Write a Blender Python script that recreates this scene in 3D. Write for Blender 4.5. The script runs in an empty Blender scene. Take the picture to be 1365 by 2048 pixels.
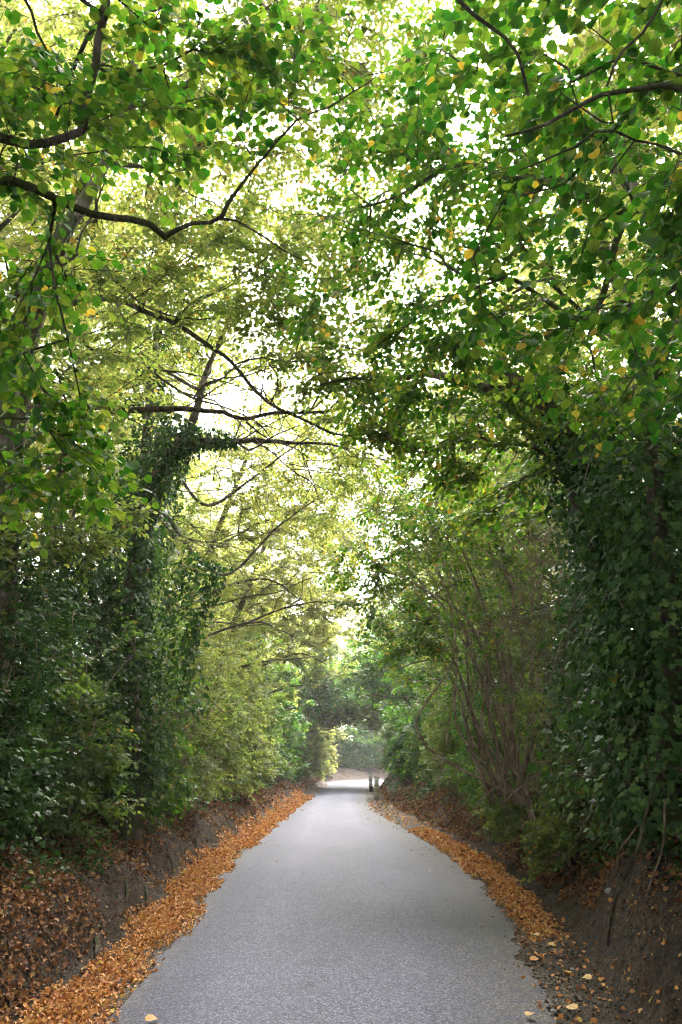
import bpy, math, random
import numpy as np
from mathutils import Vector
random.seed(7)
RNG = np.random.default_rng(11)
R = math.radians
SC = bpy.context.scene
COL = SC.collection

# ------------------------------------------------------------------ camera, sky, sun, exposure
PITCH = 17.15
K = 1.274 / 2048.0
CAMZ = 1.65
cd = bpy.data.cameras.new('camera'); cam = bpy.data.objects.new('camera', cd); COL.objects.link(cam)
cd.sensor_fit = 'VERTICAL'; cd.sensor_height = 24.0
cd.lens = 12.0 / 0.637
cd.clip_start = 0.05; cd.clip_end = 2000
cam.location = (0, 0, CAMZ); cam.rotation_euler = (R(90 + PITCH), 0, 0)
SC.camera = cam

SUN_EL, SUN_AZ = 48.0, 16.0          # azimuth measured from +Y towards +X
w = bpy.data.worlds.new('World'); SC.world = w; w.use_nodes = True
nt = w.node_tree; nt.nodes.clear()
sky = nt.nodes.new('ShaderNodeTexSky'); sky.sky_type = 'NISHITA'; sky.sun_disc = False
sky.sun_elevation = R(SUN_EL); sky.sun_rotation = R(SUN_AZ)
sky.air_density = 1.0; sky.dust_density = 4.0; sky.ozone_density = 1.0
hs = nt.nodes.new('ShaderNodeHueSaturation'); hs.inputs['Saturation'].default_value = 0.30
bg = nt.nodes.new('ShaderNodeBackground'); bg.inputs['Strength'].default_value = 0.15
wo = nt.nodes.new('ShaderNodeOutputWorld')
nt.links.new(sky.outputs[0], hs.inputs['Color']); nt.links.new(hs.outputs[0], bg.inputs['Color'])
nt.links.new(bg.outputs[0], wo.inputs['Surface'])
sd = bpy.data.lights.new('sun', 'SUN'); sun = bpy.data.objects.new('sun', sd); COL.objects.link(sun)
sd.energy = 1.15; sd.angle = R(45); sd.color = (1.0, 0.95, 0.86)
sv = Vector((math.sin(R(SUN_AZ)) * math.cos(R(SUN_EL)), math.cos(R(SUN_AZ)) * math.cos(R(SUN_EL)), math.sin(R(SUN_EL))))
sun.rotation_euler = (-sv).to_track_quat('-Z', 'Y').to_euler()
SC.view_settings.view_transform = 'Standard'; SC.view_settings.look = 'None'
SC.view_settings.exposure = 3.42; SC.view_settings.gamma = 1.0
SC.cycles.max_bounces = 8; SC.cycles.diffuse_bounces = 4; SC.cycles.glossy_bounces = 2
SC.cycles.transmission_bounces = 5; SC.cycles.transparent_max_bounces = 4; SC.cycles.volume_bounces = 1
SC.cycles.use_denoising = True; SC.cycles.filter_width = 1.1
SC.cycles.caustics_reflective = False; SC.cycles.caustics_refractive = False
SC.cycles.sample_clamp_indirect = 6.0

# ------------------------------------------------------------------ pixel helpers (photo pixels, real depths)
SP, CP = math.sin(R(PITCH)), math.cos(R(PITCH))
def P(px, py, d):
    a = (px - 682.5) * K; b = (1024 - py) * K
    return np.array([a * d, d * (CP - b * SP), CAMZ + d * (SP + b * CP)])
def G(px, py, z=0.0):
    b = (1024 - py) * K
    d = (z - CAMZ) / (SP + b * CP)
    return P(px, py, d)

# ------------------------------------------------------------------ noise
_perm = np.random.default_rng(3).permutation(4096)
def _h(i, j):
    return _perm[(_perm[i & 4095] + j) & 4095] / 4096.0
def vnoise(x, y):
    x = np.asarray(x, float); y = np.asarray(y, float)
    xi = np.floor(x).astype(int); yi = np.floor(y).astype(int)
    fx = x - xi; fy = y - yi; fx = fx*fx*(3-2*fx); fy = fy*fy*(3-2*fy)
    a = _h(xi, yi)*(1-fx) + _h(xi+1, yi)*fx
    b = _h(xi, yi+1)*(1-fx) + _h(xi+1, yi+1)*fx
    return a*(1-fy) + b*fy - 0.5
def fbm(x, y, n=4):
    s = 0; a = 1.0
    for k in range(n):
        s = s + a * vnoise(x*2**k + 17.3*k, y*2**k + 5.1*k); a *= 0.5
    return s

# ------------------------------------------------------------------ object helpers
def link(o, parent=None):
    COL.objects.link(o)
    if parent is not None: o.parent = parent
    return o
def tag(o, label=None, cat=None, group=None, kind=None):
    if label: o['label'] = label
    if cat: o['category'] = cat
    if group: o['group'] = group
    if kind: o['kind'] = kind
    return o
def thing(name, loc, label, cat, group=None):
    o = bpy.data.objects.new(name, None); link(o); o.location = loc; o.empty_display_size = 0.2
    return tag(o, label, cat, group)
def mesh(name, verts, loops, sizes, mats, parent=None, midx=None, attrs=None, smooth=False, origin=None):
    """verts (n,3) world coords; loops flat vertex ids; sizes per face."""
    verts = np.asarray(verts, np.float32)
    if parent is not None and origin is None: origin = np.array(parent_world(parent))
    if origin is not None: verts = verts - np.asarray(origin, np.float32)
    me = bpy.data.meshes.new(name)
    me.vertices.add(len(verts)); me.vertices.foreach_set('co', verts.ravel())
    loops = np.asarray(loops, np.int32); sizes = np.asarray(sizes, np.int32)
    me.loops.add(len(loops)); me.loops.foreach_set('vertex_index', loops)
    me.polygons.add(len(sizes))
    st = np.concatenate([[0], np.cumsum(sizes)[:-1]]).astype(np.int32)
    me.polygons.foreach_set('loop_start', st); me.polygons.foreach_set('loop_total', sizes)
    if midx is not None: me.polygons.foreach_set('material_index', np.asarray(midx, np.int32))
    if smooth: me.polygons.foreach_set('use_smooth', np.ones(len(sizes), bool))
    for k, v in (attrs or {}).items():
        a = me.attributes.new(k, 'FLOAT', 'POINT'); a.data.foreach_set('value', np.asarray(v, np.float32))
    me.update(calc_edges=True)
    for m in (mats if isinstance(mats, (list, tuple)) else [mats]): me.materials.append(m)
    o = bpy.data.objects.new(name, me); link(o, parent)
    if origin is not None and parent is None: o.location = origin
    return o
def parent_world(p):
    v = np.zeros(3)
    while p is not None:
        v = v + np.array(p.location); p = p.parent
    return v

# ------------------------------------------------------------------ materials
def mat(name):
    m = bpy.data.materials.new(name); m.use_nodes = True
    n = m.node_tree.nodes; b = n['Principled BSDF']
    return m, m.node_tree, b
def node(t, typ, **kw):
    n = t.nodes.new(typ)
    for k, v in kw.items():
        if k in n.inputs: n.inputs[k].default_value = v
        else: setattr(n, k, v)
    return n
def ramp(t, stops, src):
    r = t.nodes.new('ShaderNodeValToRGB'); e = r.color_ramp.elements
    while len(e) < len(stops): e.new(0.5)
    for i, (p, c) in enumerate(stops):
        e[i].position = p; e[i].color = (c[0], c[1], c[2], 1)
    t.links.new(src, r.inputs['Fac']); return r
def leaf_mat(name, stops, tstops, rough=0.45, trans=0.5, spec=0.4):
    m, t, b = mat(name)
    at = node(t, 'ShaderNodeAttribute', attribute_name='tint')
    geo = node(t, 'ShaderNodeNewGeometry')
    nz = node(t, 'ShaderNodeTexNoise', Scale=30.0, Detail=2.0)
    t.links.new(geo.outputs['Position'], nz.inputs['Vector'])
    mx = node(t, 'ShaderNodeMath', operation='MULTIPLY_ADD'); mx.inputs[1].default_value = 0.12
    t.links.new(nz.outputs['Fac'], mx.inputs[0]); t.links.new(at.outputs['Fac'], mx.inputs[2])
    sb = node(t, 'ShaderNodeMath', operation='SUBTRACT'); sb.inputs[1].default_value = 0.06
    t.links.new(mx.outputs[0], sb.inputs[0])
    c1 = ramp(t, stops, sb.outputs[0])
    lat = node(t, 'ShaderNodeAttribute', attribute_name='lat'); lon = node(t, 'ShaderNodeAttribute', attribute_name='lon')
    ab = node(t, 'ShaderNodeMath', operation='ABSOLUTE'); t.links.new(lat.outputs['Fac'], ab.inputs[0])
    v1 = node(t, 'ShaderNodeMath', operation='MULTIPLY_ADD'); v1.inputs[1].default_value = -.75; t.links.new(ab.outputs[0], v1.inputs[0]); t.links.new(lon.outputs['Fac'], v1.inputs[2])
    v2 = node(t, 'ShaderNodeMath', operation='MULTIPLY'); v2.inputs[1].default_value = 42.0; t.links.new(v1.outputs[0], v2.inputs[0])
    v3 = node(t, 'ShaderNodeMath', operation='SINE'); t.links.new(v2.outputs[0], v3.inputs[0])
    rib = ramp(t, [(0, (.55,.6,.5)), (.035, (.95,.95,.95)), (.2, (1.05,1.05,1.05))], ab.outputs[0])
    vr = ramp(t, [(.0, (1.04,1.04,1.04)), (.75, (1,1,1)), (1, (.70,.74,.66))], v3.outputs[0])
    vm = node(t, 'ShaderNodeMix', data_type='RGBA', blend_type='MULTIPLY'); vm.inputs[0].default_value = 1
    t.links.new(rib.outputs[0], vm.inputs[6]); t.links.new(vr.outputs[0], vm.inputs[7])
    def veined(c):
        q = node(t, 'ShaderNodeMix', data_type='RGBA', blend_type='MULTIPLY'); q.inputs[0].default_value = 1
        t.links.new(c, q.inputs[6]); t.links.new(vm.outputs[2], q.inputs[7]); return q.outputs[2]
    t.links.new(veined(c1.outputs[0]), b.inputs['Base Color'])
    b.inputs['Roughness'].default_value = rough; b.inputs['Specular IOR Level'].default_value = spec
    if trans > 0:
        c2 = ramp(t, tstops, sb.outputs[0])
        tr = node(t, 'ShaderNodeBsdfTranslucent'); t.links.new(veined(c2.outputs[0]), tr.inputs['Color'])
        ms = node(t, 'ShaderNodeMixShader'); ms.inputs[0].default_value = trans
        t.links.new(b.outputs[0], ms.inputs[1]); t.links.new(tr.outputs[0], ms.inputs[2])
        t.links.new(ms.outputs[0], t.nodes['Material Output'].inputs['Surface'])
    return m
M = {}
# hazel: deep green, the translucence is a clean green; tint > .95 is a yellowed leaf
M['hazel'] = leaf_mat('hazel_leaf',
    [(0, (.014,.052,.008)), (.4, (.036,.095,.010)), (.9, (.085,.140,.018)), (.955, (.40,.29,.03)), (1, (.42,.25,.03))],
    [(0, (.030,.20,.006)), (.35, (.13,.33,.014)), (.9, (.42,.49,.04)), (.955, (.8,.60,.05)), (1, (.75,.44,.05))], .45, .48, .32)
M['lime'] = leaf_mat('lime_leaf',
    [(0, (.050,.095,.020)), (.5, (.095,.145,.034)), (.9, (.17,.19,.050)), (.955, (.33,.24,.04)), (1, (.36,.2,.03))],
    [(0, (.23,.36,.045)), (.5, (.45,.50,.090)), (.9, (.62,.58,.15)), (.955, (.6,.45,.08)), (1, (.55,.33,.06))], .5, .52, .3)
M['bush'] = leaf_mat('bush_leaf',
    [(0, (.040,.072,.018)), (.5, (.088,.125,.034)), (.9, (.165,.175,.058)), (.955, (.34,.25,.04)), (1, (.34,.2,.03))],
    [(0, (.10,.24,.02)), (.5, (.27,.38,.045)), (.9, (.48,.48,.10)), (.955, (.6,.4,.05)), (1, (.5,.25,.05))], .5, .45, .32)
M['ivy'] = leaf_mat('ivy_leaf',
    [(0, (.014,.040,.009)), (.5, (.032,.080,.015)), (.9, (.075,.130,.025)), (.97, (.14,.14,.03)), (1, (.2,.12,.03))],
    [(0, (.02,.07,.01)), (.5, (.04,.14,.015)), (.9, (.10,.22,.02)), (1, (.3,.2,.03))], .5, .22, .18)
M['litter'] = leaf_mat('dry_leaf',
    [(0, (.10,.036,.018)), (.25, (.36,.135,.05)), (.5, (.60,.26,.09)), (.75, (.66,.33,.11)), (.93, (.68,.44,.20)), (1, (.62,.44,.07))],
    [(0, (.2,.06,.02)), (.5, (.5,.2,.05)), (1, (.7,.45,.1))], .6, .18, .3)
M['oldlitter'] = leaf_mat('old_dry_leaf',
    [(0, (.050,.022,.012)), (.3, (.13,.05,.022)), (.6, (.27,.105,.038)), (.9, (.38,.19,.08)), (1, (.42,.3,.08))],
    [(0, (.1,.04,.02)), (1, (.4,.25,.1))], .7, .12, .25)

def bark_mat(name, c0, c1, c2, scale=9.0, moss=None, mossamt=0.0):
    m, t, b = mat(name)
    geo = node(t, 'ShaderNodeNewGeometry')
    mp = node(t, 'ShaderNodeMapping'); mp.inputs['Scale'].default_value = (1, 1, .14)
    t.links.new(geo.outputs['Position'], mp.inputs['Vector'])
    n1 = node(t, 'ShaderNodeTexNoise', Scale=scale*3, Detail=6.0, Roughness=.65)
    t.links.new(mp.outputs[0], n1.inputs['Vector'])
    n2 = node(t, 'ShaderNodeTexNoise', Scale=scale*.35, Detail=3.0)
    t.links.new(geo.outputs['Position'], n2.inputs['Vector'])
    ad = node(t, 'ShaderNodeMath', operation='ADD'); sc = node(t, 'ShaderNodeMath', operation='MULTIPLY'); sc.inputs[1].default_value = .5
    t.links.new(n1.outputs['Fac'], ad.inputs[0]); t.links.new(n2.outputs['Fac'], ad.inputs[1]); t.links.new(ad.outputs[0], sc.inputs[0])
    r = ramp(t, [(.40, c0), (.5, c1), (.60, c2)], sc.outputs[0])
    col = r.outputs[0]
    if moss:
        n3 = node(t, 'ShaderNodeTexNoise', Scale=4.0, Detail=5.0)
        t.links.new(geo.outputs['Position'], n3.inputs['Vector'])
        rr = ramp(t, [(.5-mossamt*.3, (0,0,0)), (.62-mossamt*.3, (1,1,1))], n3.outputs['Fac'])
        mx = node(t, 'ShaderNodeMix', data_type='RGBA'); mx.inputs[7].default_value = (*moss, 1)
        t.links.new(rr.outputs[0], mx.inputs[0]); t.links.new(col, mx.inputs[6]); col = mx.outputs[2]
    t.links.new(col, b.inputs['Base Color']); b.inputs['Roughness'].default_value = .85
    b.inputs['Specular IOR Level'].default_value = .2
    bp = node(t, 'ShaderNodeBump', Strength=1.0, Distance=.045); t.links.new(n1.outputs['Fac'], bp.inputs['Height'])
    t.links.new(bp.outputs[0], b.inputs['Normal'])
    return m
M['bark'] = bark_mat('grey_bark', (.035,.028,.022), (.12,.10,.08), (.25,.22,.18), 7, (.07,.09,.03), .25)
M['darkbark'] = bark_mat('dark_bark', (.022,.017,.013), (.060,.046,.036), (.14,.11,.085), 12, (.05,.06,.02), .2)
M['hazelbark'] = bark_mat('hazel_bark', (.040,.028,.020), (.12,.085,.06), (.27,.21,.16), 14, (.06,.07,.025), .15)
M['stembark'] = bark_mat('brown_stem_bark', (.11,.075,.05), (.28,.20,.135), (.46,.36,.26), 14)
M['deadtwig'] = bark_mat('dead_twig_bark', (.08,.05,.035), (.19,.125,.09), (.34,.25,.19), 14)

# soil / ground
def ground_mat():
    m, t, b = mat('soil')
    geo = node(t, 'ShaderNodeNewGeometry')
    n1 = node(t, 'ShaderNodeTexNoise', Scale=3.1, Detail=10.0, Roughness=.72); t.links.new(geo.outputs['Position'], n1.inputs['Vector'])
    n2 = node(t, 'ShaderNodeTexNoise', Scale=40.0, Detail=6.0, Roughness=.7); t.links.new(geo.outputs['Position'], n2.inputs['Vector'])
    v = node(t, 'ShaderNodeTexVoronoi', Scale=70.0); t.links.new(geo.outputs['Position'], v.inputs['Vector'])
    soil = ramp(t, [(.30, (.026,.020,.016)), (.5, (.068,.050,.039)), (.72, (.15,.112,.084))], n1.outputs['Fac'])
    fine = ramp(t, [(.3, (.45,.45,.45)), (.7, (1.5,1.45,1.4))], n2.outputs['Fac'])
    mm = node(t, 'ShaderNodeMix', data_type='RGBA', blend_type='MULTIPLY'); mm.inputs[0].default_value = 1
    t.links.new(soil.outputs[0], mm.inputs[6]); t.links.new(fine.outputs[0], mm.inputs[7])
    n4 = node(t, 'ShaderNodeTexNoise', Scale=13.0, Detail=6.0, Roughness=.7); t.links.new(geo.outputs['Position'], n4.inputs['Vector'])
    mid = ramp(t, [(.36, (.35,.33,.31)), (.5, (.95,.93,.9)), (.64, (1.9,1.75,1.6))], n4.outputs['Fac'])
    mm2 = node(t, 'ShaderNodeMix', data_type='RGBA', blend_type='MULTIPLY'); mm2.inputs[0].default_value = 1
    t.links.new(mm.outputs[2], mm2.inputs[6]); t.links.new(mid.outputs[0], mm2.inputs[7]); mm = mm2
    grit = ramp(t, [(0, (.055,.048,.042)), (.5, (.17,.145,.12)), (1, (.36,.32,.28))], v.outputs['Color'])
    at = node(t, 'ShaderNodeAttribute', attribute_name='verge')
    mx = node(t, 'ShaderNodeMix', data_type='RGBA')
    t.links.new(at.outputs['Fac'], mx.inputs[0]); t.links.new(mm.outputs[2], mx.inputs[6]); t.links.new(grit.outputs[0], mx.inputs[7])
    t.links.new(mx.outputs[2], b.inputs['Base Color']); b.inputs['Roughness'].default_value = .95
    b.inputs['Specular IOR Level'].default_value = .15
    ad = node(t, 'ShaderNodeMath', operation='ADD'); t.links.new(n4.outputs['Fac'], ad.inputs[0]); t.links.new(n2.outputs['Fac'], ad.inputs[1])
    bp = node(t, 'ShaderNodeBump', Strength=1.0, Distance=.06); t.links.new(ad.outputs[0], bp.inputs['Height'])
    t.links.new(bp.outputs[0], b.inputs['Normal'])
    return m
M['soil'] = ground_mat()
def road_mat():
    m, t, b = mat('asphalt')
    geo = node(t, 'ShaderNodeNewGeometry')
    v = node(t, 'ShaderNodeTexVoronoi', Scale=92.0); t.links.new(geo.outputs['Position'], v.inputs['Vector'])
    n2 = node(t, 'ShaderNodeTexNoise', Scale=36.0, Detail=5.0, Roughness=.8); t.links.new(geo.outputs['Position'], n2.inputs['Vector'])
    mp = node(t, 'ShaderNodeMapping'); mp.inputs['Scale'].default_value = (1, .3, 1); t.links.new(geo.outputs['Position'], mp.inputs['Vector'])
    n1 = node(t, 'ShaderNodeTexNoise', Scale=.9, Detail=5.0, Roughness=.6); t.links.new(mp.outputs[0], n1.inputs['Vector'])
    grain = ramp(t, [(.0, (.019,.022,.036)), (.35, (.058,.058,.090)), (.7, (.110,.108,.158)), (1, (.28,.272,.36))], v.outputs['Color'])
    fn = ramp(t, [(.34, (.66,.66,.68)), (.5, (1,1,1)), (.66, (1.38,1.38,1.38))], n2.outputs['Fac'])
    big = ramp(t, [(.35, (.86,.87,.88)), (.65, (1.12,1.11,1.12))], n1.outputs['Fac'])
    m1 = node(t, 'ShaderNodeMix', data_type='RGBA', blend_type='MULTIPLY'); m1.inputs[0].default_value = 1
    t.links.new(grain.outputs[0], m1.inputs[6]); t.links.new(fn.outputs[0], m1.inputs[7])
    m2 = node(t, 'ShaderNodeMix', data_type='RGBA', blend_type='MULTIPLY'); m2.inputs[0].default_value = 1
    t.links.new(m1.outputs[2], m2.inputs[6]); t.links.new(big.outputs[0], m2.inputs[7])
    # paler worn crown and wheel tracks, dark damp margins, a few stains
    ac = node(t, 'ShaderNodeAttribute', attribute_name='across')
    wr = ramp(t, [(0, (.62,.64,.68)), (.14, (.80,.81,.84)), (.27, (1.12,1.11,1.12)), (.47, (.98,.98,.99)), (.68, (1.14,1.13,1.13)), (.84, (.86,.86,.88)), (1, (.66,.67,.68))], ac.outputs['Fac'])
    m4 = node(t, 'ShaderNodeMix', data_type='RGBA', blend_type='MULTIPLY'); m4.inputs[0].default_value = 1
    t.links.new(m2.outputs[2], m4.inputs[6]); t.links.new(wr.outputs[0], m4.inputs[7])
    n5 = node(t, 'ShaderNodeTexNoise', Scale=2.6, Detail=4.0, Roughness=.6); t.links.new(geo.outputs['Position'], n5.inputs['Vector'])
    st = ramp(t, [(.30, (.70,.71,.74)), (.40, (1,1,1)), (.62, (1,1,1)), (.72, (1.14,1.12,1.1))], n5.outputs['Fac'])
    m2 = node(t, 'ShaderNodeMix', data_type='RGBA', blend_type='MULTIPLY'); m2.inputs[0].default_value = 1
    t.links.new(m4.outputs[2], m2.inputs[6]); t.links.new(st.outputs[0], m2.inputs[7])
    # dusty grit towards the edges
    at = node(t, 'ShaderNodeAttribute', attribute_name='edge')
    n3 = node(t, 'ShaderNodeTexNoise', Scale=7.0, Detail=6.0, Roughness=.7); t.links.new(geo.outputs['Position'], n3.inputs['Vector'])
    mu = node(t, 'ShaderNodeMath', operation='MULTIPLY'); t.links.new(at.outputs['Fac'], mu.inputs[0])
    rr = ramp(t, [(.32, (0,0,0)), (.60, (1,1,1))], n3.outputs['Fac']); t.links.new(rr.outputs[0], mu.inputs[1])
    gr = ramp(t, [(0, (.03,.027,.026)), (.6, (.105,.094,.085)), (1, (.27,.245,.22))], v.outputs['Color'])
    m3 = node(t, 'ShaderNodeMix', data_type='RGBA'); t.links.new(mu.outputs[0], m3.inputs[0])
    t.links.new(m2.outputs[2], m3.inputs[6]); t.links.new(gr.outputs[0], m3.inputs[7])
    t.links.new(m3.outputs[2], b.inputs['Base Color'])
    b.inputs['Roughness'].default_value = .72; b.inputs['Specular IOR Level'].default_value = .4
    bp = node(t, 'ShaderNodeBump', Strength=.55, Distance=.006); t.links.new(v.outputs['Distance'], bp.inputs['Height'])
    t.links.new(bp.outputs[0], b.inputs['Normal'])
    return m
M['road'] = road_mat()
def plain(name, c, rough=.5):
    m, t, b = mat(name)
    geo = node(t, 'ShaderNodeNewGeometry')
    n1 = node(t, 'ShaderNodeTexNoise', Scale=22.0, Detail=4.0); t.links.new(geo.outputs['Position'], n1.inputs['Vector'])
    r = ramp(t, [(.3, tuple(x*.7 for x in c)), (.7, tuple(min(1, x*1.15) for x in c))], n1.outputs['Fac'])
    t.links.new(r.outputs[0], b.inputs['Base Color']); b.inputs['Roughness'].default_value = rough
    return m
M['white'] = plain('weathered_white_plastic', (.62,.60,.54)); M['beige'] = plain('dirty_beige_plastic', (.42,.38,.27))
M['brightwhite'] = plain('white_reflector', (.80,.80,.78), .3); M['black'] = plain('black_plastic', (.015,.015,.015)); M['stone'] = plain('pebble_stone', (.30,.30,.30), .8)

# ------------------------------------------------------------------ road edges and terrain
LP = [(205,2048),(290,1950),(380,1850),(425,1770),(480,1712),(540,1660),(590,1620),(630,1590),(655,1572),(680,1562)]
RP = [(1110,2048),(1060,1950),(1020,1850),(965,1770),(880,1700),(800,1652),(757,1628),(738,1608),(733,1590),(738,1577)]
Lp = [G(*p)[:2] for p in LP]; Rp = [G(*p)[:2] for p in RP]
Lp = [np.array((-1.75,-40.)), np.array((-1.68,0.)), np.array((-1.62,3.))] + Lp + [np.array(q, float) for q in ((2.5,74.5),(8,77.5),(17,79),(45,82),(120,90))]
Rp = [np.array((1.65,-40.)), np.array((1.60,0.)), np.array((1.55,3.))] + Rp + [np.array(q, float) for q in ((2.6,57),(4.6,63.5),(9,69.5),(17,73),(45,76.5),(120,84.5))]
def smooth_poly(pts, n):
    pts = np.array(pts); s = np.concatenate([[0], np.cumsum(np.linalg.norm(np.diff(pts, axis=0), axis=1))])
    # catmull-rom by cubic hermite over arc length
    m = np.gradient(pts, s, axis=0)
    q = np.concatenate([np.linspace(s[0], s[2], 25)[:-1], np.linspace(s[2], s[-1], n)])
    i = np.clip(np.searchsorted(s, q) - 1, 0, len(s)-2); h = (s[i+1]-s[i]); u = (q-s[i])/h
    u = u[:, None]; h = h[:, None]
    return (2*u**3-3*u**2+1)*pts[i] + (u**3-2*u**2+u)*h*m[i] + (-2*u**3+3*u**2)*pts[i+1] + (u**3-u**2)*h*m[i+1]
LE = smooth_poly(Lp, 340); RE = smooth_poly(Rp, 340)
POLY = np.concatenate([LE, RE[::-1]])
def inside(x, y):
    c = np.zeros(x.shape, bool); X, Y = POLY[:,0], POLY[:,1]; n = len(X); j = n-1
    for i in range(n):
        k = ((Y[i] > y) != (Y[j] > y))
        if k.any():
            xi = (X[j]-X[i])*(y-Y[i])/(Y[j]-Y[i]+1e-12)+X[i]
            c ^= k & (x < xi)
        j = i
    return c
def segdist(x, y, E):
    best = np.full(x.shape, 1e9)
    p = np.stack([x, y], -1)
    for i in range(len(E)-1):
        a, b = E[i], E[i+1]; ab = b-a
        t = np.clip(((p-a)@ab)/(ab@ab), 0, 1)
        d = np.hypot(x-(a[0]+t*ab[0]), y-(a[1]+t*ab[1]))
        best = np.minimum(best, d)
    return best
def terrain(x, y, want=False):
    x = np.atleast_1d(np.asarray(x, float)).ravel(); y = np.atleast_1d(np.asarray(y, float)).ravel()
    z = np.zeros(x.shape); verge = np.zeros(x.shape); dd = np.zeros(x.shape); side = np.zeros(x.shape)
    for s in range(0, len(x), 20000):
        xs, ys = x[s:s+20000], y[s:s+20000]
        ins = inside(xs, ys); dl = segdist(xs, ys, LE); dr = segdist(xs, ys, RE)
        n1 = fbm(xs*.8, ys*.8); n2 = fbm(xs*3.1+9, ys*3.1, 3); n3 = np.abs(fbm(xs*5.3+2, ys*4.1, 4))-.2
        far = np.clip((ys-18)/25, 0, 1)
        # left bank: gutter, steep cut, slope, plateau
        d = np.maximum(dl, 0); wgut = .52 - .22*np.clip((ys-12)/15, 0, 1) + .16*n1
        hf = (.43 - .18*far)*(1+.6*n1)
        def sst(u): u = np.clip(u, 0, 1); return u*u*(3-2*u)
        zl = .03*np.clip(d/.4, 0, 1) + hf*sst((d-wgut)/.38) + (.50-.15*far)*np.clip((d-wgut-.3)/1.1, 0, 1) + .13*np.clip(d-1.9, 0, 6)
        zl += np.clip((d-wgut+.1)*2, 0, 1)*(.16*n1 + .085*n2 + .11*n3*np.clip((14-ys)/6+.3, .0, 1))
        # right bank
        d = np.maximum(dr, 0); mid = np.clip((ys-8)/3, 0, 1)
        wg = .50 + .12*n1 + .10*mid*(1-far)
        hr = (.60 - .25*mid)*(1+.5*n1)
        zr = .02*np.clip(d/.4, 0, 1) + hr*sst((d-wg)/(.42+.5*mid)) + (.55-.1*far)*np.clip((d-wg-.35)/1.2, 0, 1) + .13*np.clip(d-2.0, 0, 6)
        zr += np.clip((d-wg+.1)*2, 0, 1)*(.14*n1 + .08*n2 + .10*n3*np.clip((14-ys)/6+.3, .0, 1))
        zz = np.where(dl < dr, zl, zr); zz[ins] = -.006 - .02*np.clip(np.minimum(dl, dr)[ins]*3, 0, 1)
        z[s:s+20000] = zz
        dmin = np.minimum(dl, dr); dd[s:s+20000] = np.where(ins, -dmin, dmin); side[s:s+20000] = np.where(dl < dr, -1, 1)
        v = np.clip(1-(dmin-.15)/.5, 0, 1)*(.55+.9*n2+.3)
        v = np.where((dr < dl) & (ys > 21) & (ys < 32), np.clip(1.3-dmin/1.6, 0, 1), v)
        v = np.where((dr < dl) & (ys < 11), np.maximum(v, .30*np.clip(1.5-dmin, 0, 1)*(.7+n1+n2)), v)
        verge[s:s+20000] = np.clip(v, 0, 1)
    return (z, verge, dd, side) if want else z
def tz(x, y): return float(terrain([x], [y])[0])

ys = np.concatenate([np.arange(-40, 0, 1.6), np.arange(0, 4, .35), np.arange(4, 14, .07), np.arange(14, 30, .16), np.arange(30, 95, .5), np.array([98,105,115,130,150,180,220])])
def at_y(E, y):
    k = np.argmax(E[:, 0] > 60) if (E[:,0] > 60).any() else len(E)
    return np.interp(y, E[:k, 1], E[:k, 0])
off = np.concatenate([np.arange(0, 3.2, .07), np.arange(3.2, 6, .3), np.array([6.5,7.5,9,12,16,22,32,50,80,120])])
rows = []
for y in ys:
    a, b = at_y(LE, min(y, 72)), at_y(RE, min(y, 64)); b = max(b, a+1.2)
    b = min(b, a + 6)
    rows.append(np.concatenate([a - off[::-1], np.linspace(a, b, 9)[1:-1], b + off]))
gx = np.array(rows); gy = np.repeat(ys[:, None], gx.shape[1], 1)
gz, gv, gd, gs = terrain(gx, gy, True)
ny, nx = gx.shape
idx = np.arange(ny*nx).reshape(ny, nx)
q = np.stack([idx[:-1,:-1], idx[:-1,1:], idx[1:,1:], idx[1:,:-1]], -1).reshape(-1, 4)
g = mesh('ground', np.stack([gx.ravel(), gy.ravel(), gz], 1), q.ravel(), np.full(len(q), 4), M['soil'], attrs={'verge': gv}, smooth=True)
tag(g, kind='structure')

# road sheet
nr = 25; tt = np.linspace(0, 1, nr)
fi = np.concatenate([np.arange(0, 26, .5), np.interp(np.arange(3, 26, .05), LE[:60, 1], np.arange(60)), np.arange(0, len(LE)-1, 1.)]); fi = np.unique(np.round(fi, 3))
fl = np.stack([np.interp(fi, np.arange(len(LE)), LE[:, k]) for k in (0, 1)], 1); fr = np.stack([np.interp(fi, np.arange(len(RE)), RE[:, k]) for k in (0, 1)], 1)
rv = fl[:, None, :]*(1-tt)[None, :, None] + fr[:, None, :]*tt[None, :, None]
wob = .07*fbm(rv[..., 1]*2.2, rv[..., 0]*.1+3) + .05*fbm(rv[..., 1]*9, rv[..., 0]*.1+8, 3)
rv[:, 0, 0] += wob[:, 0]; rv[:, -1, 0] += wob[:, -1]*1.9
camber = .045*(1-(2*tt-1)**2)
zr = np.repeat((.004 + camber)[None], len(fi), 0)
edge = np.repeat(np.maximum(np.clip(1.1-tt/.08, 0, 1)*.7, np.clip(1.15-(1-tt)/.24, 0, 1))[None], len(fi), 0)
idx = np.arange(len(fi)*nr).reshape(-1, nr)
q = np.stack([idx[:-1,:-1], idx[:-1,1:], idx[1:,1:], idx[1:,:-1]], -1).reshape(-1, 4)
r_ = mesh('road', np.concatenate([rv.reshape(-1, 2), zr.reshape(-1, 1)], 1), q.ravel(), np.full(len(q), 4), M['road'], attrs={'edge': edge.ravel(), 'across': np.repeat(tt[None], len(fi), 0).ravel()}, smooth=True)
tag(r_, kind='structure')

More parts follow.
